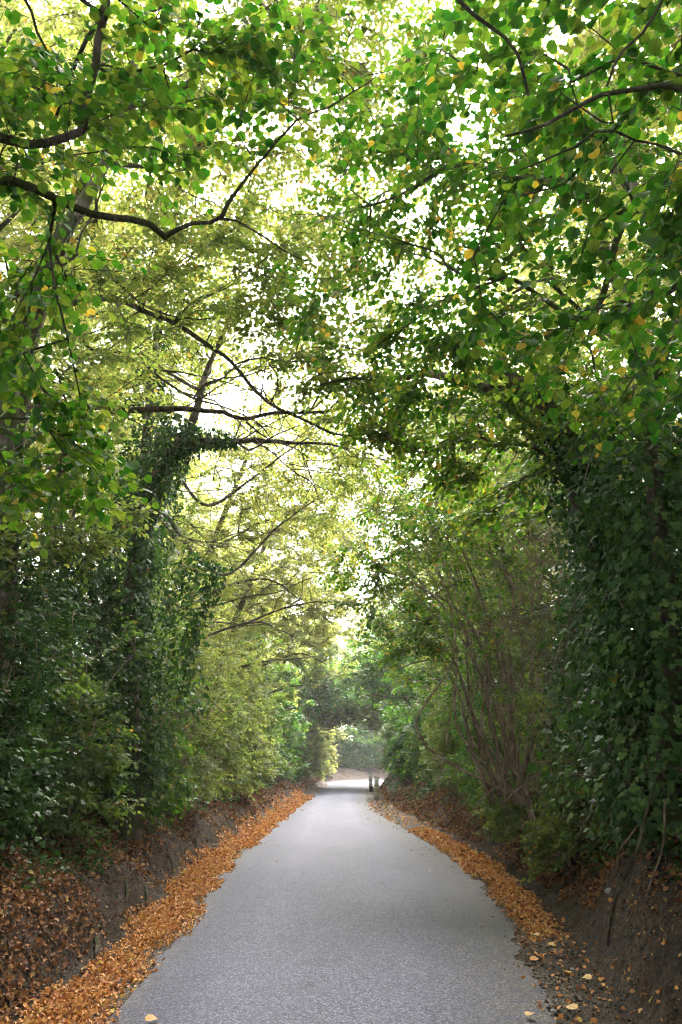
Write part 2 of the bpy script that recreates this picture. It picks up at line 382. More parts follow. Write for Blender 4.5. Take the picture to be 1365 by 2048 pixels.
# ------------------------------------------------------------------ leaves
def norm(v): return v/(np.linalg.norm(v, axis=-1, keepdims=True)+1e-9)
T_NEAR = (np.array([(0,0,0),(0,.34,.02),(0,.70,.0),(0,1.02,-.10),(-.30,.10,.05),(-.47,.38,.09),(-.37,.72,.05),(.30,.10,.05),(.47,.38,.09),(.37,.72,.05)]),
          [(0,1,5,4),(1,2,6,5),(2,3,6),(0,7,8,1),(1,8,9,2),(2,9,3)])
T_MID = (np.array([(0,0,0),(0,1.,-.08),(-.38,.28,.08),(-.36,.68,.05),(.38,.28,.08),(.36,.68,.05)]), [(0,1,3,2),(0,4,5,1)])
T_FAR = (np.array([(0,0,0),(-.45,.5,.10),(0,1.,-.05),(.45,.5,.10)]), [(0,3,2,1)])
T_IVY = (np.array([(0,.06,0),(-.34,-.06,.02),(-.48,.30,-.03),(-.22,.42,.03),(-.30,.72,-.03),(0,1.,-.08),(.30,.72,-.03),(.22,.42,.03),(.48,.30,-.03),(.34,-.06,.02),(0,.45,.06)]),
         [(0,10,3,2,1),(3,10,5,4),(0,9,8,7,10),(7,6,5,10)])
T_DRY = (np.array([(0,0,0),(-.34,.30,.22),(-.30,.72,.10),(0,1.,.12),(.34,.72,.26),(.36,.30,.06),(0,.5,-.04)]), [(0,6,2,1),(6,3,2),(0,5,4,6),(6,4,3)])
def leaf_geo(pos, dirs, ups, size, tint, T):
    tv, tf = T; n = len(pos)
    Y = norm(dirs); X = norm(np.cross(Y, ups)); Z = np.cross(X, Y)
    s = np.asarray(size)[:, None, None]
    sx = RNG.uniform(.85, 1.15, (n, 1, 1))
    v = pos[:, None, :] + s*(tv[None, :, 0:1]*sx*X[:, None, :] + tv[None, :, 1:2]*Y[:, None, :] + tv[None, :, 2:3]*Z[:, None, :]*RNG.uniform(.2, 2.2, (n,1,1)))
    k = len(tv); fl = np.concatenate([np.array(f) for f in tf]); fs = np.array([len(f) for f in tf])
    loops = (np.arange(n)*k)[:, None] + fl[None]
    return v.reshape(-1, 3), loops.ravel(), np.tile(fs, n), np.stack([np.repeat(tint, k), np.tile(tv[:, 0], n), np.tile(tv[:, 1], n)])
def tintvals(n, lo, hi, yellow):
    t = np.clip(RNG.normal((lo+hi)/2, (hi-lo)/3.2, n), 0, .9)
    k = RNG.random(n) < yellow; t[k] = RNG.uniform(.94, 1, k.sum()); return t

# ------------------------------------------------------------------ tubes and skeletons
def tube(pts, rad, sides, cap=True, seed=0, rough=0.0):
    pts = np.asarray(pts, float); rad = np.asarray(rad, float); n = len(pts)
    d = norm(np.gradient(pts, axis=0))
    ref = np.array((0., 0, 1)) if abs(d[:, 2]).mean() < .85 else np.array((1., 0, 0))
    u = norm(np.cross(d, ref)); v = np.cross(d, u)
    a = np.linspace(0, 2*np.pi, sides, endpoint=False)
    rr = rad[:, None]*np.ones((1, sides))
    if rough > 0:
        s = np.concatenate([[0], np.cumsum(np.linalg.norm(np.diff(pts, axis=0), axis=1))])
        rr = rr*(1 + rough*2*fbm(np.cos(a)[None]*1.6 + seed*7.7 + s[:, None]*.6, np.sin(a)[None]*1.6 + s[:, None]*1.4, 3))
    V = pts[:, None, :] + rr[..., None]*(np.cos(a)[None, :, None]*u[:, None, :] + np.sin(a)[None, :, None]*v[:, None, :])
    idx = np.arange(n*sides).reshape(n, sides); nxt = np.roll(idx, -1, 1)
    q = np.stack([idx[:-1], nxt[:-1], nxt[1:], idx[1:]], -1).reshape(-1, 4)
    loops = q.ravel(); sizes = np.full(len(q), 4)
    if cap and sides > 3:
        loops = np.concatenate([loops, idx[-1], idx[0][::-1]]); sizes = np.concatenate([sizes, [sides, sides]])
    return V.reshape(-1, 3), loops, sizes
class Geo:
    def __init__(s): s.v = []; s.l = []; s.s = []; s.n = 0; s.t = []
    def add(s, v, l, z, t=None):
        s.v.append(v); s.l.append(np.asarray(l) + s.n); s.s.append(z); s.n += len(v)
        if t is not None: s.t.append(t)
    def tube(s, pts, rad, sides, **k): s.add(*tube(pts, rad, sides, **k))
    def build(s, name, m, parent=None, smooth=True, origin=None):
        if not s.v: return None
        return mesh(name, np.concatenate(s.v), np.concatenate(s.l), np.concatenate(s.s), m, parent, smooth=smooth,
                    attrs=dict(zip(('tint', 'lat', 'lon'), np.concatenate(s.t, 1))) if s.t else None, origin=origin)
def resample(pts, step):
    pts = np.asarray(pts, float)
    if len(pts) > 2:       # smooth with hermite
        s = np.concatenate([[0], np.cumsum(np.linalg.norm(np.diff(pts, axis=0), axis=1))])
        m = np.gradient(pts, s, axis=0); L = s[-1]; q = np.linspace(0, L, max(3, int(L/step)+1))
        i = np.clip(np.searchsorted(s, q)-1, 0, len(s)-2); h = (s[i+1]-s[i])[:, None]; u = ((q-s[i])/h[:, 0])[:, None]
        return (2*u**3-3*u**2+1)*pts[i]+(u**3-2*u**2+u)*h*m[i]+(-2*u**3+3*u**2)*pts[i+1]+(u**3-u**2)*h*m[i+1]
    L = np.linalg.norm(pts[1]-pts[0]); q = np.linspace(0, 1, max(3, int(L/step)+1))[:, None]
    return pts[0]*(1-q)+pts[1]*q
class Skel:
    """branch skeleton: traced limbs first, then twigs grown to the points where leaf sprays sit"""
    def __init__(s, tip=.003, expo=2.3):
        s.p = []; s.par = []; s.fix = []; s.plen = []; s.cid = []; s.tip = tip; s.expo = expo; s.tips = []; s.limbs = {}
    def path(s, pts, r0, r1, parent=-1, step=.18, cid=0, wob=.0, attach=True):
        q = resample(pts, step)
        if wob: q[1:] += RNG.normal(0, wob, q[1:].shape)
        rad = np.linspace(r0, r1, len(q)); pr = parent
        for i in range(len(q)):
            s.p.append(q[i]); s.par.append(pr); s.fix.append(rad[i]); s.cid.append(cid)
            s.plen.append(0 if pr < 0 else s.plen[pr]+np.linalg.norm(q[i]-s.p[pr])); pr = len(s.p)-1
        return pr
    def nearest(s, pt):
        A = np.array(s.p); return int(np.argmin(((A-pt)**2).sum(1)))
    def grow(s, att, wpath=.22, step=.22, sag=.05, jit=.10, lo=0):
        if len(att) == 0: return
        A = np.zeros((len(s.p)+len(att)*40, 3)); n = len(s.p); A[:n] = s.p
        PL = np.zeros(len(A)); PL[:n] = s.plen; PL[:lo] += 50
        d0 = np.array([np.min(((A[lo:n]-a)**2).sum(1)) for a in att]); order = np.argsort(d0)
        for k in order:
            a = att[k]
            cost = np.sqrt(((A[:n]-a)**2).sum(1)) + wpath*PL[:n]
            i = int(np.argmin(cost)); b = A[i]; dv = a-b; L = np.linalg.norm(dv)
            if L < .06: s.tips.append((i, a)); continue
            pi = s.par[i]; pd = norm(b-s.p[pi]) if pi >= 0 else np.array((0, 0, 1.))
            c = b + L*.45*norm(.55*pd + dv/L + RNG.normal(0, .18, 3))
            m = max(1, min(30, int(L/step)))
            pr = i
            for j in range(1, m+1):
                u = j/m; pt = (1-u)**2*b + 2*u*(1-u)*c + u*u*a
                if j < m: pt = pt + RNG.normal(0, jit*step*.8, 3); pt[2] += sag*L*.3*math.sin(u*math.pi)
                s.p.append(pt); s.par.append(pr); s.fix.append(0); s.cid.append(0)
                A[n] = pt; PL[n] = PL[pr]+np.linalg.norm(pt-A[pr]); s.plen.append(PL[n]); pr = n; n += 1
            s.tips.append((pr, a))
    def bare(s, n, L=(.8, 2.0), r=.009, lo=0, sgn=1):
        cand = [i for i in range(lo, len(s.p)) if s.par[i] >= 0 and s.fix[i] > .008]
        for k in range(n):
            i = cand[int(RNG.integers(len(cand)))]; d = norm(s.p[i]-s.p[s.par[i]]); l = RNG.uniform(*L)
            v = norm(d + RNG.normal(0, .55, 3) + np.array((.35*sgn, 0, .25))); q = [s.p[i]]; 
            for j in range(5):
                v = norm(v + RNG.normal(0, .22, 3) + np.array((0, 0, -.10*j+.08))); q.append(q[-1]+v*l/5)
            rr = min(r*RNG.uniform(.6, 1.2), .7*s.fix[i])
            e = s.path(q[1:], rr, .0025, parent=i, step=.12, wob=.008)
            if RNG.random() < .8:
                m = len(s.p)-RNG.integers(3, 6); v2 = norm(v + RNG.normal(0, .7, 3)); s.path([s.p[m]+v2*.12, s.p[m]+v2*l*.3, s.p[m]+v2*l*.5+np.array((0,0,-.06))], rr*.55, .002, parent=int(m), step=.12, wob=.006)
    def radii(s):
        n = len(s.p); acc = np.zeros(n)
        for i, _ in s.tips: acc[i] += s.tip**s.expo
        rad = np.zeros(n)
        for i in range(n-1, -1, -1):
            pr = s.par[i]; rad[i] = max(s.fix[i], acc[i]**(1/s.expo) if acc[i] > 0 else s.tip, s.tip)
            if pr >= 0: acc[pr] += acc[i]
        f = np.array(s.fix); k = f > 0
        rad[k] = f[k]                                    # traced limbs keep their own thickness
        for i in range(n):                               # a twig is never thicker than what bears it
            if s.par[i] >= 0 and f[i] == 0: rad[i] = min(rad[i], (.55*rad[s.par[i]] + .001) if f[s.par[i]] > 0 else rad[s.par[i]])
        return rad
    def chains(s):
        n = len(s.p); kids = [[] for _ in range(n)]
        for i, p in enumerate(s.par):
            if p >= 0: kids[p].append(i)
        rad = s.radii(); out = []; st = [(i, None) for i in range(n) if s.par[i] < 0]
        while st:
            i, pr = st.pop(); ch = [pr, i] if pr is not None else [i]
            while True:
                kk = kids[i]
                if not kk: break
                same = [k for k in kk if s.cid[k] == s.cid[i]]
                nx = max(same or kk, key=lambda k: rad[k]) 
                if not same and s.cid[i] != 0:
                    for k in kk: st.append((k, i))
                    break
                for k in kk:
                    if k != nx: st.append((k, i))
                i = nx; ch.append(i)
            if len(ch) > 1:
                r = rad[ch].copy()
                if pr is not None: r[0] = min(r[0], r[1]*1.25)
                out.append((s.cid[ch[-1]], np.array([s.p[c] for c in ch]), r))
        return out

def spray(skel, n_tw, n_lf, tw_len, size, droop=.35, flat=.25, near=False, tint=(.1,.8), yellow=.02, cull=None):
    """leafy twiglets around each twig tip: returns leaf arrays and twiglet segments"""
    ids = np.array([t[0] for t in skel.tips]); pts = np.array([t[1] for t in skel.tips]); par = np.array(skel.par)
    A = np.array(skel.p); n = len(pts)
    pd = norm(pts - A[par[par[ids]]] + 1e-6); pd = np.where(np.isfinite(pd), pd, 0)
    pd[:, 2] *= .5; pd = norm(pd + RNG.normal(0, .15, (n, 3)))
    up = norm(np.array((0, 0, 1.)) + RNG.normal(0, flat, (n, 3))); side = norm(np.cross(pd, up))
    back = RNG.uniform(0, 1, (n, n_tw)); par_pos = A[par[ids]]
    st = pts[:, None, :] + (par_pos - pts)[:, None, :]*back[..., None]
    ang = RNG.uniform(-1.15, 1.15, (n, n_tw)); ang[:, 0] *= .2
    td = np.cos(ang)[..., None]*pd[:, None, :] + np.sin(ang)[..., None]*side[:, None, :] + RNG.normal(0, .22, (n, n_tw, 3))
    td[..., 2] -= droop*.4; td = norm(td)
    L = tw_len*RNG.uniform(.55, 1.15, (n, n_tw)); en = st + td*L[..., None]; en[..., 2] -= droop*L*.25
    u = (np.arange(n_lf)+.6)/n_lf
    lp = st[:, :, None, :] + (en-st)[:, :, None, :]*u[None, None, :, None]
    sgn = np.where(np.arange(n_lf) % 2, 1, -1)[None, None, :]*np.ones((n, n_tw, 1))
    la = sgn*RNG.uniform(.5, 1.2, (n, n_tw, n_lf)); la[:, :, -1] *= .25
    ts = norm(np.cross(td, up[:, None, :] + 0*td))
    ld = np.cos(la)[..., None]*td[:, :, None, :] + np.sin(la)[..., None]*ts[:, :, None, :] + RNG.normal(0, .22, (n, n_tw, n_lf, 3))
    ld[..., 2] -= droop*RNG.uniform(.2, 1.5, (n, n_tw, n_lf))
    lu = up[:, None, None, :] + RNG.normal(0, .38, (n, n_tw, n_lf, 3))
    lp = lp.reshape(-1, 3); ld = norm(ld.reshape(-1, 3)); lu = norm(lu.reshape(-1, 3))
    lp = lp + ld*size*.18
    base = RNG.uniform(-.14, .14, n)[:, None]*np.ones((1, n_tw*n_lf))
    t = tintvals(len(lp), tint[0], tint[1], yellow); t = np.where(t < .91, np.clip(t + base.ravel(), 0, .9), t)
    sz = size*RNG.uniform(.6, 1.2, len(lp))
    if cull is not None:
        k = ~cull(lp); lp, ld, lu, t, sz = lp[k], ld[k], lu[k], t[k], sz[k]
    return lp, ld, lu, sz, t, st.reshape(-1, 3), en.reshape(-1, 3)

def blob(c, r, n, shell=.0):
    p = RNG.normal(0, 1, (n, 3)); p = norm(p)*(RNG.uniform(shell, 1, (n, 1))**(1/2.2))
    return np.asarray(c, float) + p*np.asarray(r, float)
def in_road_space(p):      # keep the carriageway clear of leaves (about 2.9 m headroom)
    x = p[:, 0]; y = p[:, 1]; k = (y < 74) 
    return k & (x > at_y(LE, y)-.15) & (x < at_y(RE, np.minimum(y, 66))+.15) & (p[:, 2] < 2.7)
NEARP = np.array([0, 0, CAMZ])
def clear_points(a, lim=1.7):
    k = in_road_space(a) | (np.linalg.norm(a-NEARP, axis=1) < lim)
    return a[~k]

def make_tree(name, label, base, trunk, limbs, blobs, leafmat='hazel', leaf=(.08, 5, 5, .32), barkmat='hazelbark', T=T_MID,
              tint=(.1,.8), yellow=.02, tip=.003, ivy=None, cat='tree', group=None, droop=.4, r=(.1,.04), extra_stems=(), near=False, wpath=.22, step=.22, jit=.10, bare=0):
    """trunk: world polyline from the base; limbs: (points, r0, r1) traced boughs; blobs: (centre, radii, count) of leaf sprays"""
    b = np.array((base[0], base[1], tz(base[0], base[1]) - .08))
    root = thing(name, b, label, cat, group)
    S = Skel(tip)
    tr = [b] + [np.asarray(t, float) for t in trunk]
    S.path(tr, r[0], r[1], cid=0, step=.2)
    for es in extra_stems:
        pts, a0, a1 = es; pts = [np.asarray(q, float) for q in pts]
        S.path(pts, a0, a1, cid=0, step=.2, wob=.012)
    ntr = len(S.p)
    for k, lb in enumerate(limbs):
        pts, a0, a1 = lb[:3]; pts = [np.asarray(q, float) for q in pts]
        par = S.nearest(pts[0]); gap = np.linalg.norm(S.p[par]-pts[0])
        if gap > .06: pts = [S.p[par]] + pts
        S.path(pts, a0, a1, parent=par, cid=k+1, step=.09 if near else .15, wob=.006)
    if bare: S.bare(bare, lo=ntr, sgn=-1 if base[0] > 0 else 1)
    att = [blob(*q) for q in blobs]
    att = clear_points(np.concatenate(att)) if att else np.zeros((0, 3))
    lo = max(0, int(ntr*.35)) if not extra_stems else 0
    S.grow(att, wpath=wpath, step=step, jit=jit, lo=lo if len(S.p) > lo + 3 else 0)
    tg = Geo(); lg = {}
    for c, pts, rad in S.chains():
        sides = 12 if rad.max() > .06 else 7 if rad.max() > .02 else 4 if rad.max() > .007 else 3
        gg = tg if c == 0 else lg.setdefault(c, Geo())
        gg.tube(pts, rad, sides, seed=c+len(pts), rough=.22 if rad.max() > .03 else .12 if rad.max() > .015 else 0)
    if S.tips:
        lp, ld, lu, sz, tt_, s0, s1 = spray(S, leaf[1], leaf[2], leaf[3], leaf[0], droop=droop, tint=tint, yellow=yellow, cull=in_road_space)
        # twiglets: three-sided tapered sticks
        n = len(s0); d = norm(s1-s0); u = norm(np.cross(d, np.array((.3, .2, 1.)))); v = np.cross(d, u)
        r0 = tip*.75; rings = []
        for pp, rr in ((s0, r0), (s1, r0*.5)):
            for a in (0, 2.094, 4.189): rings.append(pp + rr*(math.cos(a)*u + math.sin(a)*v))
        V = np.stack(rings, 1).reshape(-1, 3); f = np.array([0,1,4,3, 1,2,5,4, 2,0,3,5])
        tg.add(V, ((np.arange(n)*6)[:, None] + f[None]).ravel(), np.full(n*3, 4))
    trunk_o = tg.build('trunk', M[barkmat], root)
    for c, gg in lg.items(): gg.build('branch', M[barkmat], trunk_o)
    if S.tips:
        lg_ = Geo(); lg_.add(*leaf_geo(lp, ld, lu, sz, tt_, T)); lg_.build('crown', M[leafmat], root, smooth=False)
    if ivy: add_ivy(root, ivy)
    return root
def add_ivy(root, spec, name='ivy'):
    """ivy leaves wrapped round a line of points: list of (points, radius, leaves per metre, leaf size)"""
    gl = Geo()
    for pts, rad, dens, size in spec:
        q = resample(pts, .1); s = np.concatenate([[0], np.cumsum(np.linalg.norm(np.diff(q, axis=0), axis=1))]); L = s[-1]
        n = int(dens*L); u = RNG.uniform(0, L, n); c = np.stack([np.interp(u, s, q[:, k]) for k in range(3)], 1)
        d = norm(np.stack([np.interp(u, s, np.gradient(q[:, k], s)) for k in range(3)], 1))
        a = RNG.uniform(0, 2*np.pi, n); e1 = norm(np.cross(d, np.array((.1, 1., .1)))); e2 = np.cross(d, e1)
        o = np.cos(a)[:, None]*e1 + np.sin(a)[:, None]*e2
        rr = (np.interp(u, [0, L], rad) if isinstance(rad, (list, tuple)) else rad)
        lump = 1 + 1.1*fbm(u*1.3 + pts[0][0]*5, a*1.2 + 3, 3)
        rr = rr*np.clip(lump, .35, 2.2)*RNG.uniform(.55, 1.08, n)
        pos = c + o*rr[:, None]
        dirs = norm(np.array((0, 0, -.75)) + .5*o + RNG.normal(0, .45, (n, 3))); ups = norm(o + np.array((0, 0, .45)) + RNG.normal(0, .35, (n, 3)))
        gl.add(*leaf_geo(pos, dirs, ups, size*RNG.uniform(.35, 1.5, n), tintvals(n, .0, .95, .006), T_IVY))
    return gl.build(name, M['ivy'], root, smooth=False)

# ------------------------------------------------------------------ trees of the left bank
def pb(px, py, d, r, n, fl=.7): return (P(px, py, d), (r, r, r*fl), n)
def PL(d, *pts):
    if np.isscalar(d): d = (d, d)
    dd = np.linspace(d[0], d[1], len(pts)); return [P(a, b, c) for (a, b), c in zip(pts, dd)]

make_tree('hazel_tree', 'hazel at the near left edge whose thick kinked bough crosses the upper left sky', (-3.3, 3.1),
    [(-3.0, 3.2, 3.0), (-2.5, 3.35, 4.5), (-2.2, 3.6, 5.6), (-1.9, 3.8, 6.6)],
    [(PL((3.9, 4.2), (-60,372), (0,360), (60,373), (130,405), (200,432), (260,440), (300,452), (330,474)), .029, .019),
     (PL((4.2, 4.6), (330,474), (345,466), (390,448), (440,437), (450,415), (480,375), (530,310), (600,240), (683,200), (760,150)), .0145, .004),
     (PL((4.35, 4.7), (440,437), (500,455), (560,500), (620,525)), .009, .004),
     (PL((3.8, 4.0), (-60,262), (0,275), (45,287), (100,284), (150,270), (165,266)), .028, .021),
     (PL((4.2, 4.6), (230,-80), (215,0), (195,40), (140,160), (110,240)), .022, .009),
     (PL((3.8, 4.3), (30,-70), (50,0), (100,115), (175,215), (222,275)), .013, .004)],
    [pb(90,120,3.9,.55,12), pb(250,60,4.2,.55,12), pb(400,40,4.0,.45,9), pb(470,150,4.3,.45,8), pb(190,230,4.4,.5,12), pb(60,430,4.3,.5,9),
     pb(330,330,4.6,.5,6), pb(550,90,4.3,.5,8), pb(620,230,4.7,.5,6), pb(700,90,4.6,.4,4), pb(20,640,4.2,.45,8), pb(110,760,4.0,.3,7), pb(60,880,4.0,.4,10),
     pb(150,930,4.2,.35,8), pb(40,1000,4.2,.3,4), pb(10,250,3.8,.4,8), pb(300,180,5.0,.6,9)],
    leaf=(.056, 5, 6, .34), barkmat='darkbark', T=T_NEAR, tint=(.05,.75), yellow=.02, near=True, r=(.11,.03), tip=.0025)

make_tree('lime_tree', 'tall pale barked tree leaning right at the left edge with a mossy bough high up', (-4.0, 7.6),
    PL((8.0, 8.0), (10,900), (28,720), (55,600)) + [P(110,490,8.2), P(190,365,8.5), P(245,200,9.0), P(300,20,9.8), P(340,-150,10.8)],
    [([P(240,215,9.0), P(330,195,8.4), P(380,165,8.0), P(430,115,7.7), P(490,90,7.5), P(560,105,7.5), P(625,122,7.6), P(690,137,7.8)], .05, .018),
     ([P(45,650,8.1), P(0,615,7.4), P(60,570,7.2), P(110,535,7.1), P(152,503,7.0)], .045, .030),
     ([P(300,20,9.8), P(450,-30,9.8), P(600,40,9.7), P(640,14,9.7), P(700,30,9.8)], .05, .014),
     ([P(200,340,8.6), P(330,330,9.4), P(470,240,10.2), P(600,190,11)], .03, .010)],
    [pb(250,300,10,1.2,30), pb(420,250,10,1.3,41), pb(550,180,10,1.4,46), pb(650,60,10.5,1.4,46), pb(500,30,9.5,1.3,41), pb(330,80,10,1.2,33),
     pb(760,180,11,1.4,35), pb(400,420,10.5,1.2,25), pb(180,120,10,1.2,30), pb(820,20,11,1.4,35), pb(100,450,9.5,.9,25), pb(600,320,11,1.3,27)],
    'lime', (.062, 8, 7, .46), 'bark', T_MID, (.1,.85), .03, .0045, r=(.115,.028), bare=14)

make_tree('hazel_tree', 'tree with a long level bough reaching from the left edge under the canopy', (-4.1, 10.2),
    PL((9.2, 9.3), (15,1200), (25,1000), (40,830), (62,690), (100,560), (150,420), (200,260)),
    [(PL((9.2, 9.0), (40,826), (110,815), (190,813), (260,820), (330,817), (400,820), (450,826), (490,838), (530,828), (590,826), (655,825)), .050, .014),
     (PL((9.2, 8.6), (85,610), (130,610), (175,600), (215,597), (255,605), (285,620), (350,645), (410,685), (470,730), (500,770), (540,805), (600,835), (680,870), (740,868), (800,858)), .038, .009),
     (PL((9.0, 8.7), (285,620), (210,655), (160,672), (110,690)), .014, .006),
     (PL((9.2, 8.8), (115,520), (200,538), (240,570), (290,612), (345,632), (420,640)), .022, .008),
     (PL((8.6, 8.4), (540,805), (560,760), (535,720), (550,660), (545,600)), .012, .005),
     (PL((9.4, 9.2), (180,700), (240,705), (280,720), (305,740), (340,770), (380,792), (415,805), (460,818), (520,850), (560,900)), .024, .005),
     (PL((9.2, 9.0), (395,785), (415,765), (450,755), (500,750), (540,735), (600,745)), .014, .004),
     (PL((8.7, 8.6), (470,730), (520,715), (580,725), (640,700), (700,690)), .014, .004),
     (PL((8.8, 8.6), (350,645), (390,600), (450,580), (500,540), (560,530)), .015, .004),
     (PL((8.9, 8.7), (255,605), (300,580), (340,540), (400,500), (470,480)), .016, .004),
     (PL((8.6, 8.4), (600,835), (650,800), (690,750), (740,730)), .010, .004),
     (PL((9.0, 9.0), (490,838), (540,880), (600,900), (625,960), (640,1000)), .014, .004)],
    [pb(300,560,8.8,.8,24), pb(430,600,8.6,.8,26), pb(560,640,8.4,.8,26), pb(500,520,8.8,.8,24), pb(650,560,8.6,.8,24), pb(380,480,9.2,.8,20), pb(250,700,8.8,.6,14),
     pb(660,690,8.4,.7,18), pb(740,760,8.4,.7,16), pb(160,800,9,.6,18), pb(90,720,8.6,.6,20), pb(720,880,8.6,.5,7), pb(200,620,9,.6,14), pb(620,430,9.2,.9,20),
     pb(140,960,8.6,.7,26), pb(60,1080,8.4,.7,24), pb(190,1030,9,.6,20)],
    leaf=(.062, 6, 7, .38), leafmat='lime', barkmat='hazelbark', T=T_MID, tint=(-.1,.55), yellow=.02, r=(.15,.05), tip=.0040, bare=34)

ivt = PL((11.5, 11.6), (262,1560), (262,1400), (266,1150), (290,1000), (335,915), (385,845))
make_tree('ivy_clad_tree', 'leaning tree wrapped in dark ivy with a bare forked top on the left bank', (-2.95, 12.0),
    ivt[1:] + PL((11.7, 12.4), (400,795), (408,760), (425,715), (455,650), (470,590)),
    [(PL((11.5, 11.5), (355,890), (400,880), (440,883), (520,880), (600,886), (660,888), (700,900)), .055, .012),
     (PL((11.9, 12.2), (404,780), (370,765), (330,740), (295,715), (240,680)), .032, .008),
     (PL((12.0, 12.3), (408,760), (425,730), (410,700), (440,640)), .028, .007),
     (PL((12.0, 12.3), (404,775), (440,762), (470,735), (520,740), (580,760)), .022, .006),
     (PL((11.4, 11.2), (470,883), (500,900), (540,875), (600,850)), .022, .008),
     (PL((11.5, 11.4), (480,880), (520,887), (550,912), (590,945), (625,965), (637,998)), .016, .005),
     (PL((11.5, 11.4), (600,886), (610,930), (625,965), (600,1010)), .010, .004),
     (PL((11.5, 11.4), (430,978), (500,975), (520,1020), (537,1048)), .009, .004),
     (PL((11.5, 11.2), (290,1000), (340,1060), (420,1085), (500,1060), (560,1075)), .012, .004),
     (PL((11.5, 11.4), (365,983), (430,980), (500,972), (530,975), (535,1010)), .010, .004)],
    [pb(330,640,12.4,1.0,22), pb(450,640,12.6,1.0,24), pb(560,720,12.4,1.0,20), pb(620,850,12,.8,8), pb(240,800,12,.8,14), pb(380,720,13,1,16)],
    'lime', (.065, 7, 7, .42), 'hazelbark', T_MID, (.1,.7), .02, .0042, r=(.16,.02), bare=30,
    ivy=[([np.array((-2.95,12,1.0))]+ivt, [.64, .30], 1350, 0.063), (PL((11.5, 11.5), (355,890), (400,880), (440,883), (475,885)), [.26, .10], 646, 0.052),
         (PL((11.2, 11.2), (330,1400), (370,1250), (420,1120)), [.6, .3], 714, 0.063),
         (PL((10.4, 10.6), (140,1500), (150,1250), (190,1080)), [.7, .4], 816, 0.063)])

ivt = PL((16, 16.2), (285,1300), (292,1100), (290,950), (302,800), (318,650))
make_tree('ivy_clad_tree', 'upright ivy column tree standing behind the leaning ivy tree', (-4.6, 16.6),
    ivt + PL((16.4, 16.8), (330,520), (360,400)), [(PL((16.3, 15.5), (318,680), (400,600), (520,560), (640,580)), .05, .012), (PL((16, 15.4), (292,1100), (360,1215), (435,1210), (500,1192), (550,1185), (625,1155)), .03, .008), (PL((16, 15.4), (290,1180), (380,1240), (440,1245), (480,1250), (550,1247)), .026, .008), (PL((16, 16.5), (300,860), (420,1010), (500,960), (580,900), (640,860)), .05, .01), (PL((16, 17), (292,1000), (450,1150), (560,1050), (660,980)), .05, .01)],
    [pb(350,480,16,1.6,30), pb(470,420,16,1.6,30), pb(590,480,16,1.6,30), pb(250,600,16,1.4,20), pb(460,700,16,1.2,16), pb(680,420,16.5,1.5,20), pb(470,880,16,1,14), pb(560,820,17,1.3,26), pb(640,900,17.5,1.3,26), pb(700,820,17.5,1.3,20), pb(560,980,17.5,1.2,22), pb(660,1020,18,1.2,18)],
    'lime', (.075, 8, 7, .5), 'bark', T_MID, (.3,.9), .02, .0035, r=(.17,.05), ivy=[(ivt, [.75, .55], 420, .10)])

# ------------------------------------------------------------------ trees of the right bank
make_tree('hazel_tree', 'near hazel at the right edge with the biggest dark green leaves hanging overhead', (3.1, 2.6),
    [(2.9, 2.7, 2.8), (2.6, 2.75, 4.0), (2.2, 2.8, 5.0), (1.7, 3.0, 5.8)],
    [(PL((3.4, 3.3), (1440,190), (1365,180), (1330,170), (1270,182), (1220,190), (1150,215), (1090,250), (1010,275)), .026, .006),
     ([np.array((1.95, 2.9, 5.4))] + PL((3.6, 3.6), (940,-160), (900,-70), (915,-10), (955,35), (1003,65), (1035,112), (1045,140), (1063,190)), .022, .007),
     ([np.array((2.25, 2.8, 4.9))] + PL((3.4, 3.4), (1370,-70), (1318,10), (1270,75), (1238,110), (1218,180)), .014, .006),
     (PL((3.3, 3.3), (1218,190), (1225,255), (1170,215), (1123,185)), .007, .004),
     (PL((3.5, 3.4), (1430,300), (1300,285), (1200,262), (1130,300), (1040,345)), .010, .004)],
    [pb(1180,110,3.90,0.54,11), pb(1290,230,3.78,0.54,11), pb(1050,120,4.15,0.49,6), pb(1250,420,3.90,0.54,10), pb(1110,330,4.15,0.49,6), pb(1330,560,3.90,0.47,8), pb(1180,560,4.15,0.49,6),
     pb(930,180,4.76,0.49,4), pb(1010,470,4.64,0.49,4), pb(1300,720,4.27,0.49,6), pb(1130,700,4.64,0.49,5), pb(1330,60,3.66,0.54,11), pb(930,40,4.27,0.47,5), pb(1060,20,4.03,0.47,6), pb(1350,400,3.66,0.47,8), pb(1000,600,4.76,0.49,4), pb(860,90,5.12,0.54,4)],
    leaf=(.061, 5, 5, .31), barkmat='darkbark', T=T_NEAR, tint=(-.1,.6), yellow=.025, near=True, r=(.10,.03), tip=.0022)

